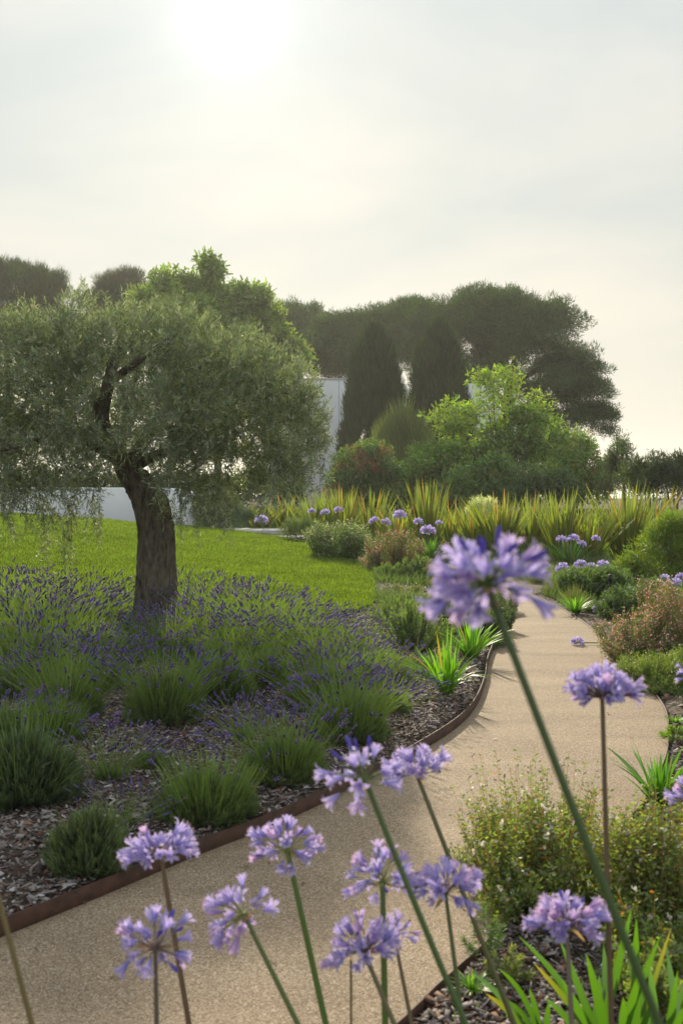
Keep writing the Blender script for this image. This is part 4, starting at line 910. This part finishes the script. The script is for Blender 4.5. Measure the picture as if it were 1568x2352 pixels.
def salvia(label, ells, nst, nfl, tall=0.14):
    C_, O_ = pads(ells, nst, .35); n = len(C_); c0 = np.mean([e[0] for e in ells], 0)
    bx_ = np.c_[C_[:, 0] * .62 + c0[0] * .38, C_[:, 1] * .62 + c0[1] * .38]
    bz = Hv(bx_[:, 0], bx_[:, 1]); Bp = np.c_[bx_, bz]
    ext = rng.random(n) < .16
    tip = C_ + np.array([0, 0, 1]) * (ext * rng.uniform(.3, 1.5, n) * tall)[:, None] + np.c_[-rng.random(n) * .05 * ext, 0 * ext, 0 * ext]
    D = unit(tip - Bp); L = np.linalg.norm(tip - Bp, axis=1)
    T = link('white_salvia', None, None, (0, 0, 0), label, 'shrub')
    g = Geo(); g.strips(Bp, D, L, .0028, jit((.15, .085, .045), n, .2), k=2, prof=[1.2, .9, .5]); link('stems', g.mesh('salvia_stems', [M_leaf]), T, kind='stuff')
    per = 30; t = np.repeat(np.linspace(.2, 1, per // 2)[None], n, 0).repeat(2, 1).reshape(-1); N_ = n * per
    t = np.clip(t + rng.normal(size=N_) * .01, 0, 1)
    P = np.repeat(Bp, per, 0) + np.repeat(D * L[:, None], per, 0) * t[:, None]
    lat = unit(np.cross(np.repeat(D, per, 0), rdir(N_)))
    cc = jit((.14, .195, .04), N_, .3); q = rng.random(N_) < .10; cc[q] = jit((.26, .22, .05), q.sum(), .2); q = rng.random(N_) < .03; cc[q] = jit((.36, .15, .04), q.sum(), .2)
    P = P + lat * .003 + rng.normal(size=P.shape) * .004
    g = Geo(); g.strips(P, unit(lat + np.repeat(D, per, 0) * .4), .010 + .008 * rng.random(N_), .0075, cc, k=2, prof=[.4, 1, .25]); link('foliage', g.mesh('salvia_leaves', [M_leaf]), T)
    g = Geo(); k_ = rng.choice(n, nfl); t = 1 - rng.random(nfl) ** 2 * .35
    P = Bp[k_] + (D * L[:, None])[k_] * t[:, None] + rng.normal(size=(nfl, 3)) * .006
    for dz, sz, wd in ((.3, .012, .009), (-.6, .015, .013), (-.2, .013, .010)):
        g.strips(P, unit(rdir(nfl) * .7 + [0, -.3, dz]), sz, wd, jit((.72, .70, .60), nfl, .08), k=2, prof=[.3, 1, 1])
    link('blossom', g.mesh('salvia_blossom', [M_petal]), T, kind='stuff')
salvia('bushy green shrub with small white flowers and reddish stems spilling onto the path', [pe(1235, 1975, 185, 125, 4.1, .36), pe(1120, 1970, 100, 100, 4.2, .24), pe(1330, 1930, 110, 100, 4.25, .26), pe(1180, 1890, 110, 70, 4.3, .2), pe(1280, 2060, 130, 80, 3.9, .22), pe(1170, 2040, 90, 60, 4.0, .2)], 1150, 240)
salvia('darker shrub with scattered white flowers filling the right edge behind the strap leaves', [pe(1500, 2040, 110, 175, 3.7, .22), pe(1430, 1990, 80, 110, 3.85, .2), pe(1555, 1940, 90, 120, 3.75, .2), pe(1540, 2200, 100, 110, 3.4, .2), pe(1420, 2120, 80, 70, 3.6, .2), pe(1525, 2290, 90, 90, 3.15, .18), pe(1440, 2230, 70, 60, 3.35, .16)], 1250, 160, .06)

def euphorbia(px, py, wpx, label, seed, ns=46, c=(.085, .14, .05), hk=.9, tip=(.15, .22, .07), group='needle-leaved clumps in the left bed'):
    p = GR(px, py); r = np.random.default_rng(seed); s = math.hypot(p[0], p[1]) / FP * wpx / 2
    th = r.random(ns) * 6.283; k_ = r.random(ns) ** .6
    tipP = np.c_[np.cos(th) * k_ * s, np.sin(th) * k_ * s, hk * s * (1.25 - .75 * k_ ** 2) * (.85 + .3 * r.random(ns))]
    B0 = tipP * [.25, .25, 0]
    T = link('needle_leaved_clump', None, None, p, label, 'plant', group)
    mid = B0 * .45 + tipP * .55 + np.c_[0 * th, 0 * th, -.05 * s + 0 * th]
    g = Geo(); g.tubes(np.stack([B0, mid, tipP], 1), np.array([[.02, .016, .01]]) * s, jit((.12, .13, .06), ns, .15, r), 5)
    link('stems', g.mesh('euphorbia_stems', [M_leaf]), T, kind='stuff')
    per = 60; t = np.tile(np.linspace(.0, 1, per), ns)[:, None]; D0 = np.repeat(unit(tipP - mid), per, 0)
    P = np.repeat(mid, per, 0) * (1 - t) + np.repeat(tipP, per, 0) * t
    lat = unit(np.cross(D0, rdir(len(P), r))); D = unit(lat * (1.1 - .7 * t) + D0 * (.25 + .6 * t))
    cc = (np.array(c) * (1 - t) + np.array(tip) * t) * np.clip(1 + r.normal(size=(len(P), 1)) * .15, .5, 1.5)
    g = Geo(); g.strips(P, D, max(.13 * s, .022) * (.8 + .5 * r.random(len(P))), max(.018 * s, .0036), cc, k=2, bend=np.tile([0, 0, -.2], (len(P), 1))); link('foliage', g.mesh('euphorbia_leaves', [M_leaf]), T)
euphorbia(950, 1500, 190, 'round needle-leaved clump left of the strap-leaved tufts', 31, 70)
euphorbia(905, 1440, 120, 'smaller needle-leaved clump behind the round one, beside the earth strip', 32, 50)
euphorbia(1010, 1440, 140, 'needle-leaved clump below the left side of the big foreground flower head', 33, 60, (.07, .12, .06))
euphorbia(880, 1545, 150, 'low pale green needle-leaved clump among the lavender', 34, 50, (.11, .17, .06), .5)
euphorbia(960, 1545, 120, 'flat green needle-leaved clump behind the lime green tuft', 35, 40, (.10, .16, .05), .5)
euphorbia(960, 1330, 130, 'blue-green fine-leaved clump in front of the pink airy plant', 36, 60, (.06, .10, .06), .6)
euphorbia(890, 1330, 90, 'fresh green clump at the tip of the lawn', 37, 40, (.10, .17, .05), .6)
euphorbia(1050, 1360, 130, 'low reddish-green clump behind the big foreground flower head', 38, 50, (.12, .10, .05), .6, (.22, .14, .06))
euphorbia(1115, 2215, 100, 'bottle-brush needle-leaved shoot beside the lower right path edge', 41, 9, (.06, .11, .045), 2.0, (.09, .15, .06), 'needle-leaved shoots at lower right')
euphorbia(1165, 2260, 110, 'yellowish rosette shoot next to the bottle-brush shoot', 42, 12, (.10, .14, .05), 1.2, (.22, .24, .08), 'needle-leaved shoots at lower right')
euphorbia(1548, 1700, 70, 'small tuft at the right edge of the path bend', 43, 18, (.10, .18, .03), .7, (.2, .3, .04), None)
# sprigs of weeds by the right edging
for i, (x_, y_, w_, lb) in enumerate(((1528, 1690, 40, 'tiny yellow-green weed at the rightmost bulge of the path'), (1552, 1660, 60, 'low green weed at the right edge beside the chips'))):
    strap(x_, y_, w_, lb, 0, .5, 'weed')

# ================================================================== AGAPANTHUS
def floret_mesh(openness, seed, pink=0.0):
    """funnel of six tepals, axis +Z, base at origin, about 4 cm long"""
    r = np.random.default_rng(seed); k = 6; t = np.linspace(0, 1, k + 1); g = Geo()
    Lf = .040
    rr = np.interp(t, [0, .25, .5, .75, 1], [.0016, .0032, .0058, .0056 + .0062 * openness, .006 + .0135 * openness])
    zz = np.interp(t, [0, .5, .8, 1], [0, .021, .033, .040 - .008 * openness])
    ww = np.interp(t, [0, .2, .5, .75, .92, 1], [.0025, .0040, .0064, .0088, .0068, .0012]) * (1.0 if openness > .3 else .75)
    for j in range(6):
        a = j / 6 * 2 * math.pi + r.normal() * .06; q = 1 + r.normal() * .10
        cr_ = rr * q; ca, sa = math.cos(a), math.sin(a)
        V = []
        for i in range(k + 1):
            tw = .0012 * math.sin(3 * t[i] + j)
            for s_ in (-1, -.4, 0, .4, 1):
                off = s_ * ww[i] / 2; dip = .0018 * (1 - s_ * s_) * (1 if t[i] > .2 else .2)
                x = cr_[i] + dip; V.append((ca * x - sa * off, sa * x + ca * off, zz[i] + tw - .0012 * abs(s_) * t[i]))
        base = np.array((.30, .28, .66)); pale = np.array((.70, .64, .87)); mid = np.array((.17, .16, .55)); base = base * (1 - pink) + np.array((.44, .28, .54)) * pink; pale = pale * (1 - pink) + np.array((.78, .62, .76)) * pink
        C = []
        for i in range(k + 1):
            for s_ in (-1, -.4, 0, .4, 1):
                c = base * (1 - t[i] ** 1.5) + pale * t[i] ** 1.5 if abs(s_) > .3 else mid * (1 - .3 * t[i]) + base * .3 * t[i]
                if abs(s_) == 1: c = c * .5 + pale * .5
                C.append(c * (1 + r.normal() * .05))
        F = np.array([[i * 5 + m_, i * 5 + m_ + 1, (i + 1) * 5 + m_ + 1, (i + 1) * 5 + m_] for i in range(k) for m_ in range(4)])
        g.add(np.array(V)[None], F, np.clip(np.array(C), 0, 1)[None])
    if openness > .3:      # stamens
        n = 5; D = unit(np.c_[r.normal(size=(n, 2)) * .25, np.ones(n)])
        g.strips(np.tile([0, 0, .008], (n, 1)), D, .030, .0011, np.tile([.55, .45, .75], (n, 1)), k=2, prof=[1, 1, 1])
        g.strips(np.tile([0, 0, .008], (n, 1)) + D * .029, D, .003, .0024, np.tile([.30, .22, .14], (n, 1)), k=1, prof=[1, .8])
    return g.mesh('floret', [M_petal], True)
def bud_mesh(Lb, Rb, c1, c2):
    g = Geo(); t = np.linspace(0, 1, 9); r_ = np.interp(t, [0, .2, .5, .8, 1], [.25, .5, .8, 1, .15]) * Rb
    pts = np.c_[0 * t, 0 * t, t * Lb]; C = np.array(c1)[None] * (1 - t[:, None]) + np.array(c2)[None] * t[:, None]
    g.tubes(pts[None], r_[None], C[None], 8); return g.mesh('bud', [M_petal], True)
def pedicel_mesh(L, c):
    g = Geo(); t = np.linspace(0, 1, 6); pts = np.c_[.004 * np.sin(t * 2), 0 * t, -L * (1 - t)]
    g.tubes(pts[None], np.interp(t, [0, .85, 1], [.0011, .0011, .0018])[None], np.array(c), 6); return g.mesh('pedicel', [M_stem], True)
FLO = [floret_mesh(1.0, 1), floret_mesh(.85, 2), floret_mesh(.65, 3), floret_mesh(.5, 4), floret_mesh(1.15, 5)]
FLP = [floret_mesh(.7, 11, .6), floret_mesh(.4, 12, .9), floret_mesh(.9, 13, .4)]
BUD = [bud_mesh(.036, .0045, (.20, .17, .55), (.13, .09, .45)), bud_mesh(.026, .004, (.22, .22, .45), (.14, .10, .42)), bud_mesh(.018, .0035, (.30, .35, .16), (.22, .20, .30))]
POD = bud_mesh(.016, .004, (.22, .16, .08), (.30, .20, .10))
PED = {'g': pedicel_mesh(.045, (.13, .18, .05)), 'p': pedicel_mesh(.045, (.17, .12, .13)), 'y': pedicel_mesh(.045, (.26, .27, .08))}

def agapanthus(px, py, rpx, foot, stem_w, label, n=34, tilt=(0, 0), cap=-0.25, pc='g', stem_c=(.085, .14, .035), seed=0, buds=.12, squash=1.0, bend=0.0, hr=.086, spathe=True, skip=None, uneven=.2, bud_up=.0):
    pk = .5 if seed in (6, 7, 10, 13) else (.3 if seed in (12, 9) else .1)
    """px,py = centre of the umbel, rpx = its radius, foot = (x,y) where the stem leaves the frame"""
    r = np.random.default_rng(seed + 100)
    Yd = hr * FP / rpx
    c = PT(px, py, Yd)
    q = PT(foot[0], foot[1], Yd * .985)
    d = q - c; d = d / np.linalg.norm(d)
    # carry the stem on to the soil
    tt = (c[2] - .0) / max(-d[2], .15); e = c + d * tt
    gz = H(e[0], e[1]) if not inpoly(np.array([e[0]]), np.array([e[1]]), POLY)[0] else 0.0
    e = c + d * ((c[2] - gz + .01) / max(-d[2], .15))
    T = link('agapanthus_flower', None, None, e, label, 'flower', 'blue agapanthus flowers in the foreground')
    up = -unit(d[None])[0]; up = unit((up + np.array([tilt[0], 0, tilt[1]]))[None])[0]
    t = np.linspace(0, 1, 14); side = np.array([d[2], 0, -d[0]]); side = side / np.linalg.norm(side)
    pts = (e - e)[None] * 0 + (c - e)[None] * t[:, None] + side[None] * (bend * np.sin(t * math.pi))[:, None]
    rad = stem_w * Yd / FP / 2 * np.interp(t, [0, .8, 1], [1.25, 1, .85])
    g = Geo(); g.tubes(pts[None], rad[None], np.array(stem_c), 10); link('stem', g.mesh('agapanthus_stem', [M_stem], True), T)
    top = c - e
    g = Geo(); tk = np.linspace(0, 1, 6); rk = rad[-1] * np.array([.9, 1.3, 1.5, 1.35, .8, .1])
    g.tubes((top[None] + up[None] * (tk[:, None] - .5) * .012)[None], rk[None], np.array(stem_c) * 1.1, 10); link('umbel_base', g.mesh('umbel_base', [M_stem], True), T)
    if spathe:
        g = Geo(); k_ = 2; dd = unit(r.normal(size=(k_, 3)) * .5 + [0.3, -.2, -.5])
        g.strips(np.tile(top, (k_, 1)), dd, .035, .013, jit((.38, .26, .13), k_, .1, r), k=4, prof=[.5, 1, .9, .5, .1], bend=r.normal(size=(k_, 3)) * .2, fold=.2)
        link('spathe', g.mesh('spathe', [M_petal], True), T)
    # directions on the spherical cap (fibonacci)
    ct = np.linspace(.97, cap, n); ph = np.arange(n) * 2.39996 + r.random() * 6
    st = np.sqrt(1 - ct ** 2)
    L_ = np.c_[st * np.cos(ph), st * np.sin(ph), ct] + r.normal(size=(n, 3)) * .12
    Q = Vector((0, 0, 1)).rotation_difference(Vector(up))
    kk = hr / .086
    for i in range(n):
        dl = Vector(L_[i]).normalized()
        if skip is not None and skip(dl): continue
        u = r.random()
        plen = .050 * (1 + r.normal() * uneven * .8) * kk
        isb = u < buds or (dl.z > .75 and r.random() < bud_up)
        me = BUD[r.integers(0, 3)] if isb else (FLP[r.integers(0, 3)] if r.random() < pk else FLO[r.integers(0, 5)])
        if isb and r.random() < .25: me = POD
        if isb and dl.z > .7 and bud_up: me = BUD[0]
        dv = Vector((dl.x, dl.y, dl.z * squash)).normalized(); dv = Q @ dv
        pos = Vector(top) + dv * plen * (1 if squash == 1 else (1 - .25 * abs(dl.z)))
        fd = (dv + Vector((0, 0, -.18)) * (1 - max(0, dv.z)) + Vector(r.normal(size=3)) * .14).normalized()
        nm = 'bud' if isb else 'floret'
        o = link(nm, me, T)
        o.location = pos; o.rotation_mode = 'QUATERNION'
        o.rotation_quaternion = fd.to_track_quat('Z', 'Y') @ Quaternion((0, 0, 1), r.random() * 6)
        s_ = kk * .92 * (1 + r.normal() * .12); o.scale = (s_, s_, s_)
        # pedicel from umbel base to the floret, as sub-part
        pd = link('pedicel', PED[pc], o)
        pd.rotation_mode = 'QUATERNION'
        dirw = (pos - Vector(top)); ln = dirw.length
        loc = o.rotation_quaternion.inverted() @ dirw.normalized()
        pd.rotation_quaternion = loc.to_track_quat('Z', 'Y'); f_ = ln / .045 / s_; pd.scale = (1, 1, f_)
        pd.location = (0, 0, .001)

A = agapanthus
A(1118, 1345, 165, (1552, 2352), 20, 'largest and nearest blue flower head, blurred, on a thick stem slanting to the lower right', 46, (-.05, .5), -.35, 'g', seed=1, buds=.10, squash=.95, stem_c=(.07, .12, .035), bend=.02, bud_up=.7)
A(1382, 1602, 95, (1403, 2352), 12, 'dense domed agapanthus head on an upright brownish stem, at the right over the path', 62, (0, .3), .12, 'p', seed=2, buds=.25, squash=.75, stem_c=(.14, .10, .05), hr=.082)
A(838, 1790, 112, (1090, 2352), 14, 'sparse agapanthus head with a green centre, overlapping the steel edging above the path', 19, (0, .4), -.35, 'g', seed=3, buds=.12, bend=.015, stem_c=(.08, .14, .035), bud_up=.9)
A(955, 1775, 84, (1180, 2352), 11, 'agapanthus head right behind the sparse green-centred one', 34, (0, .3), .0, 'p', seed=4, buds=.15, squash=.8, stem_c=(.13, .13, .05))
A(370, 1965, 92, (434, 2352), 12, 'agapanthus head at the left with a brown stem, in front of the steel edging', 40, (0, .3), -.02, 'p', seed=5, buds=.1, squash=.75, stem_c=(.16, .10, .05), skip=lambda d: d.z > .6 and abs(d.x) < .35)
A(660, 1955, 88, (748, 2352), 13, 'pinkish agapanthus head in front of the edging, on a bright green stem', 36, (0, .3), -.3, 'y', seed=6, buds=.15, stem_c=(.10, .18, .03))
A(560, 2100, 98, (684, 2352), 12, 'agapanthus head tilted left with a yellow spathe, right of the left pair', 36, (-.5, .1), -.3, 'y', seed=7, buds=.15, stem_c=(.11, .16, .035), skip=lambda d: d.x > .25 and d.z > -.2 and d.y < .6)
A(357, 2178, 104, (360, 2352), 11, 'lowest agapanthus head at left with wide open drooping florets', 27, (0, .2), -.5, 'p', seed=8, buds=.12, stem_c=(.10, .08, .05), bud_up=.8)
A(878, 2025, 94, (884, 2352), 14, 'agapanthus head left of the crossing stem, above the wide low head', 32, (0, .3), -.25, 'y', seed=9, buds=.15, stem_c=(.10, .17, .03))
A(835, 2185, 98, (905, 2352), 12, 'wide low agapanthus head at the bottom centre', 44, (0, .35), -.1, 'p', seed=10, buds=.1, squash=.7, stem_c=(.15, .13, .05))
A(905, 2150, 62, (945, 2352), 9, 'small agapanthus head joined to the right end of the wide low head', 15, (.3, .2), -.1, 'p', seed=11, buds=.2, stem_c=(.16, .12, .06), hr=.06)
A(1022, 2048, 96, (1062, 2352), 10, 'pale agapanthus head where the long slanting stem crosses, right of centre', 38, (0, .35), -.1, 'p', seed=12, buds=.12, squash=.75, stem_c=(.10, .14, .045))
A(1300, 2125, 102, (1312, 2352), 12, 'pale agapanthus head in front of the strap leaves at lower right', 44, (0, .4), -.08, 'p', seed=13, buds=.08, squash=.7, stem_c=(.17, .14, .10))
A(1590, 1838, 60, (1600, 2352), 9, 'agapanthus head half cut by the right edge, level with the right strap-leaved tuft', 36, (0, .3), -.1, 'p', seed=14, squash=.8, hr=.075)
A(1590, 1555, 42, (1640, 2352), 6, 'agapanthus head cut by the right edge beside the dense domed head', 30, (0, .3), -.2, 'g', seed=15, hr=.07)
# bare stems
for lb, a_, b_, Yd, w_ in (('leaning brown flower stem without a head at the left edge', (-14, 2020), (74, 2352), 1.9, 14), ('thin budless stem hanging below the wide low head', (806, 2205), (806, 2352), 2.3, 7)):
    c = PT(*a_, Yd); q_ = PT(*b_, Yd * .99); d = (q_ - c) / np.linalg.norm(q_ - c); e = c + d * ((c[2]) / -d[2])
    g = Geo(); t = np.linspace(0, 1, 10)[:, None]; g.tubes(((c - e)[None] * t)[None], np.linspace(w_ * 1.1, w_ * .85, 10)[None] * Yd / FP / 2, np.array((.17, .13, .04)), 9)
    T = link('flower_stalk', g.mesh('flower_stalk', [M_stem], True), None, e, lb, 'flower stalk')

# foreground long strap leaves
def leaf_fan(label, px, py, leaves, seed):
    """leaves: list of (tip px, tip py, width px, droop)"""
    p = GR(px, py); r = np.random.default_rng(seed)
    T = link('strap_leaf_tuft', None, None, p, label, 'strap-leaved plant', 'strap-leaved tufts beside the path')
    for (tx, ty, wpx, dr, dy, yel) in leaves:
        Yd = p[1] + dy; tip = PT(tx, ty, Yd); b0 = p + np.array([r.normal() * .025, r.normal() * .03, 0])
        v = tip - b0; k = 12; t = np.linspace(0, 1, k + 1)
        c = b0[None] + v[None] * t[:, None] + np.array([0, 0, 1]) * (dr * np.sin(t * math.pi))[:, None] * np.linalg.norm(v)
        w_ = wpx * Yd / FP * np.interp(t, [0, .15, .6, .85, 1], [.7, 1, .9, .55, .04])
        tg = unit(np.gradient(c, axis=0)); sd = unit(np.cross(tg, np.array([0.15 * r.normal(), 1, .35 * r.normal()]))); nn = np.cross(sd, tg)
        V = np.stack([c - sd * w_[:, None] / 2, c - nn * w_[:, None] * .16, c + sd * w_[:, None] / 2], 1).reshape(1, -1, 3) - p
        F = np.array([[3 * i + j, 3 * i + j + 1, 3 * i + j + 4, 3 * i + j + 3] for i in range(k) for j in (0, 1)])
        c1 = np.array((.05, .12, .016)) * (1 + r.normal() * .12); c2 = np.array((.09, .19, .018)) if not yel else np.array((.32, .23, .045))
        C = np.repeat(c1[None] * (1 - t[:, None] ** (2 if not yel else 3)) + c2[None] * t[:, None] ** (2 if not yel else 3), 3, 0)[None]
        g = Geo(); g.add(V - 0, F, C); link('leaf', g.mesh('strap_leaf', [M_gloss], True), T)
leaf_fan('large clump of long green strap leaves with yellowing tips at the bottom right', 1400, 2470,
         [(1225, 2212, 17, .05, -.1, 1), (1190, 2150, 17, .10, .1, 0), (1285, 2160, 20, .03, .05, 0), (1345, 2190, 26, .02, -.15, 0), (1385, 2170, 22, .06, .1, 0), (1450, 2085, 24, .01, 0, 0), (1460, 2110, 26, .02, -.1, 0), (1540, 2130, 18, -.04, .05, 1), (1515, 2150, 22, .0, -.1, 0), (1470, 2230, 30, .0, -.2, 0), (1290, 2250, 28, .0, -.1, 0), (1375, 2240, 30, .0, .1, 0), (1320, 2300, 24, .04, 0, 0), (1250, 2290, 20, .08, 0, 0), (1430, 2290, 30, 0, -.2, 0), (1500, 2300, 26, .03, .0, 0)], 1)
leaf_fan('low arching strap leaves at the bottom edge left of the large clump', 1230, 2420,
         [(1075, 2228, 14, .12, .05, 0), (1145, 2225, 14, .14, -.05, 0), (1115, 2282, 18, .06, -.1, 1), (1100, 2250, 14, .16, .1, 0), (1215, 2270, 15, .10, 0, 0), (1170, 2300, 16, .06, -.05, 0), (1260, 2300, 17, .05, 0, 0)], 2)

leaf_fan('strap leaves rising at the lower right corner behind the thick slanting stem', 1510, 2480,
         [(1530, 2180, 22, .02, .1, 0), (1490, 2210, 24, .02, 0, 0), (1555, 2230, 24, .0, -.1, 0), (1600, 2200, 20, .05, .1, 0), (1470, 2260, 22, .03, .1, 0), (1585, 2290, 24, .02, -.1, 0), (1440, 2180, 18, .05, .15, 0)], 3)
# distant agapanthus: many small heads on thin stems
def far_head_mesh(seed, n=70, R=.08):
    r = np.random.default_rng(seed); d = rdir(n, r); d[:, 2] = np.abs(d[:, 2]) * 1.0 - .25; d = unit(d)
    g = Geo(); g.strips(d * R * .45, unit(d + r.normal(size=d.shape) * .25), R * .6, .020, jit((.28, .24, .62), n, .2, r), k=2, prof=[.3, .8, 1], C2=jit((.55, .50, .80), n, .12, r))
    g.strips(np.zeros((n, 3)), d, R * .5, .003, jit((.2, .25, .1), n, .1, r), k=1, prof=[1, 1]); return g.mesh('umbel', [M_petal])
FH = [far_head_mesh(i) for i in range(4)]
def far_ag(px, py, rpx, Y, label, group=None, lean=0):
    c = PT(px, py, Y); e = np.array([c[0] + lean, Y + .05, 0]); e[2] = H(e[0], e[1]); s = rpx * Y / FP / .08
    T = link('agapanthus_flower', None, None, e, label, 'flower', group)
    v = c - e; t = np.linspace(0, 1, 6)[:, None]
    g = Geo(); g.tubes((v[None] * t + np.array([0.03, 0, 0]) * np.sin(t * 3.14))[None], np.full((1, 6), .006), np.array((.12, .18, .05)), 5); link('stem', g.mesh('agapanthus_stem', [M_stem], True), T)
    o = link('umbel', FH[rng.integers(0, 4)], T, v); o.scale = (s, s, s * .85); o.rotation_euler = (rng.normal() * .2, rng.normal() * .2, rng.random() * 6)
FA = [(600, 1196, 16, 27, 'pale flower head furthest left, above the concrete steps'), (716, 1175, 10, 23, 'left of three small flower heads above the cream-blossomed plant'), (746, 1178, 11, 23, 'middle of three small flower heads above the cream-blossomed plant'), (777, 1172, 11, 23, 'right of three small flower heads above the cream-blossomed plant'),
      (858, 1197, 12, 22, 'small flower head just left of the tallest one behind the pink airy plant'), (886, 1200, 12, 22, 'small flower head directly above the pink airy plant'), (918, 1184, 16, 22, 'tallest small flower head above the pink airy plant'), (960, 1199, 12, 21, 'small flower head in front of the blades left of the big head'), (1008, 1202, 9, 21, 'tiny flower head nearest the top left of the big head'), (982, 1220, 18, 20, 'whitish flower head just left of the big foreground head'),
      (1288, 1240, 13, 19, 'left of three pale heads at the foot of the broad sword clump'), (1315, 1238, 14, 19, 'middle of three pale heads at the foot of the broad sword clump'), (1335, 1250, 11, 19, 'right of three pale heads at the foot of the broad sword clump'), (1368, 1238, 11, 19.5, 'small isolated flower head among the blades right of the three pale heads'),
      (1290, 1305, 16, 16.5, 'flower head beside the right rim of the big foreground head'), (1312, 1318, 13, 16.4, 'lower flower head beside the right rim of the big foreground head'), (1332, 1298, 15, 16.6, 'middle flower head in the row above the dense green bush'), (1358, 1304, 14, 16.5, 'fourth flower head in the row above the dense green bush'), (1385, 1300, 16, 16.6, 'rightmost flower head in the row above the dense green bush'),
      (1448, 1362, 17, 13.6, 'blue flower head just right of the black path light'), (1524, 1330, 14, 13, 'left of the small cluster of heads at the right edge below the glossy bush'), (1548, 1342, 18, 12.8, 'largest of the small cluster of heads at the right edge below the glossy bush'), (1562, 1325, 12, 13, 'flower head cut by the right edge below the glossy bush'),
      (1379, 1402, 21, 13, 'rounded blue flower head left of the black path light'), (1325, 1476, 16, 10.5, 'lone small flower head leaning over the path from the pink-flowered mass'), (1420, 1318, 13, 15.5, 'small flower head between the row of heads and the glossy bush'), (1490, 1395, 13, 12, 'small flower head low in the green right of the path light'), (1250, 1300, 12, 17.5, 'small flower head left of the row above the far bend')]
for a_ in FA: far_ag(*a_[:5], group='distant small agapanthus flowers', lean=(.45 if a_[0] == 1325 else 0))
# strap foliage under the distant flowers
for i, (x_, y_, w_, lb) in enumerate(((985, 1290, 90, 'leaf tuft under the whitish flower head'), (1310, 1300, 110, 'leaf tuft under the three pale heads'), (1545, 1420, 120, 'leaf tuft behind the pink-flowered mass at the right edge'))):
    strap(x_, y_, w_, lb, 2, .9)

# dry leaves dropped on the path
g = Geo(); g.strips(np.array([[0, 0, .003]]), np.array([[1., 0, .12]]), .034, .012, np.array([(.16, .09, .04)]), k=4, bend=np.array([[0, .15, .18]]), side=np.array([[0, 1., 0]]), fold=.15)
FL = g.mesh('fallen_leaf', [M_leaf])
for x_, y_ in ((1030, 1772), (1300, 1955), (1180, 1560), (1395, 1640), (700, 2030), (560, 1995), (880, 1900), (250, 2250), (620, 2210), (1130, 1700), (1250, 1500), (1455, 1700), (90, 2190), (480, 2080), (1225, 1430)):
    p_ = GR(x_, y_); o = link('fallen_leaf', FL, None, p_ + np.array([0, 0, .005]), 'small dry brown leaf lying on the beige path', 'leaf', 'dry leaves scattered on the path')
    o.rotation_euler = (0, 0, rng.random() * 6.28); s_ = .6 + .7 * rng.random(); o.scale = (s_, s_, s_)

# grassy ground cover between shrubs at middle distance
def cover(n, x0, x1, y0, y1, name, label, col, L, W):
    Xc = rng.uniform(x0, x1, n); Yc = rng.uniform(y0, y1, n)
    ok = (~inpoly(Xc, Yc, POLY)) & (~inpoly(Xc, Yc, LAWN)) & (dline(Xc, Yc, EL) > .12) & (dline(Xc, Yc, ER) > .12) & (np.sin(Xc * 2.7 + Yc) + np.cos(Yc * 1.9 - Xc) + rng.normal(size=n) * .5 > -.1)
    Xc, Yc = Xc[ok], Yc[ok]; m = len(Xc)
    g = Geo(); g.strips(np.c_[Xc, Yc, ground_z(Xc, Yc)], unit(rng.normal(size=(m, 3)) * [.5, .5, .2] + [0, 0, 1]), L * (.5 + rng.random(m)), W, jit(col, m, .25), k=2, bend=rng.normal(size=(m, 3)) * .3)
    link(name, g.mesh(name, [M_leaf]), kind='stuff', label=label, cat='ground cover')
cover(60000, .4, 6.5, 13.5, 22, 'ground_cover', 'low green growth around the far bend of the path', (.085, .13, .04), .12, .012)
cover(36000, .2, 9, 22, 31, 'ground_cover', 'green growth at the feet of the sword-leaved clumps', (.08, .13, .035), .30, .025)
cover(40000, -9, 9, 32, 44, 'ground_cover', 'green growth under the back shrubs', (.08, .13, .035), .35, .03)
cover(9000, -.2, 1.4, 8.0, 13.5, 'ground_cover', 'short weeds in the bed left of the path near the strap-leaved tufts', (.10, .14, .05), .06, .007)
cover(5000, 2.0, 4.5, 6.5, 11.5, 'ground_cover', 'short weeds in the right bed below the pink-flowered mass', (.10, .15, .045), .06, .007)
cover(900, .3, 1.6, 2.3, 4.2, 'ground_cover', 'few small weeds on the soil at the lower right', (.10, .17, .03), .03, .005)

# thin sunlit sea haze in the air
HZ = (-7000, 7000, -300, 17000, -31.0, 20.0)
g = Geo(); g.box(np.array([[(HZ[0] + HZ[1]) / 2, (HZ[2] + HZ[3]) / 2, (HZ[4] + HZ[5]) / 2]]), np.array([[(HZ[1] - HZ[0]) / 2, (HZ[3] - HZ[2]) / 2, (HZ[5] - HZ[4]) / 2]]), np.full((1, 3), .5))
mh, th_ = newmat('haze'); oh = th_.nodes.new('ShaderNodeOutputMaterial'); pv = th_.nodes.new('ShaderNodeVolumePrincipled')
pv.inputs['Color'].default_value = (.92, .93, .90, 1); pv.inputs['Density'].default_value = 0.0004; pv.inputs['Anisotropy'].default_value = 0.55
lk(pv.outputs[0], oh.inputs['Volume'], th_)
link('haze', g.mesh('haze', [mh]), kind='stuff', label='thin pale sea haze filling the air', cat='haze')
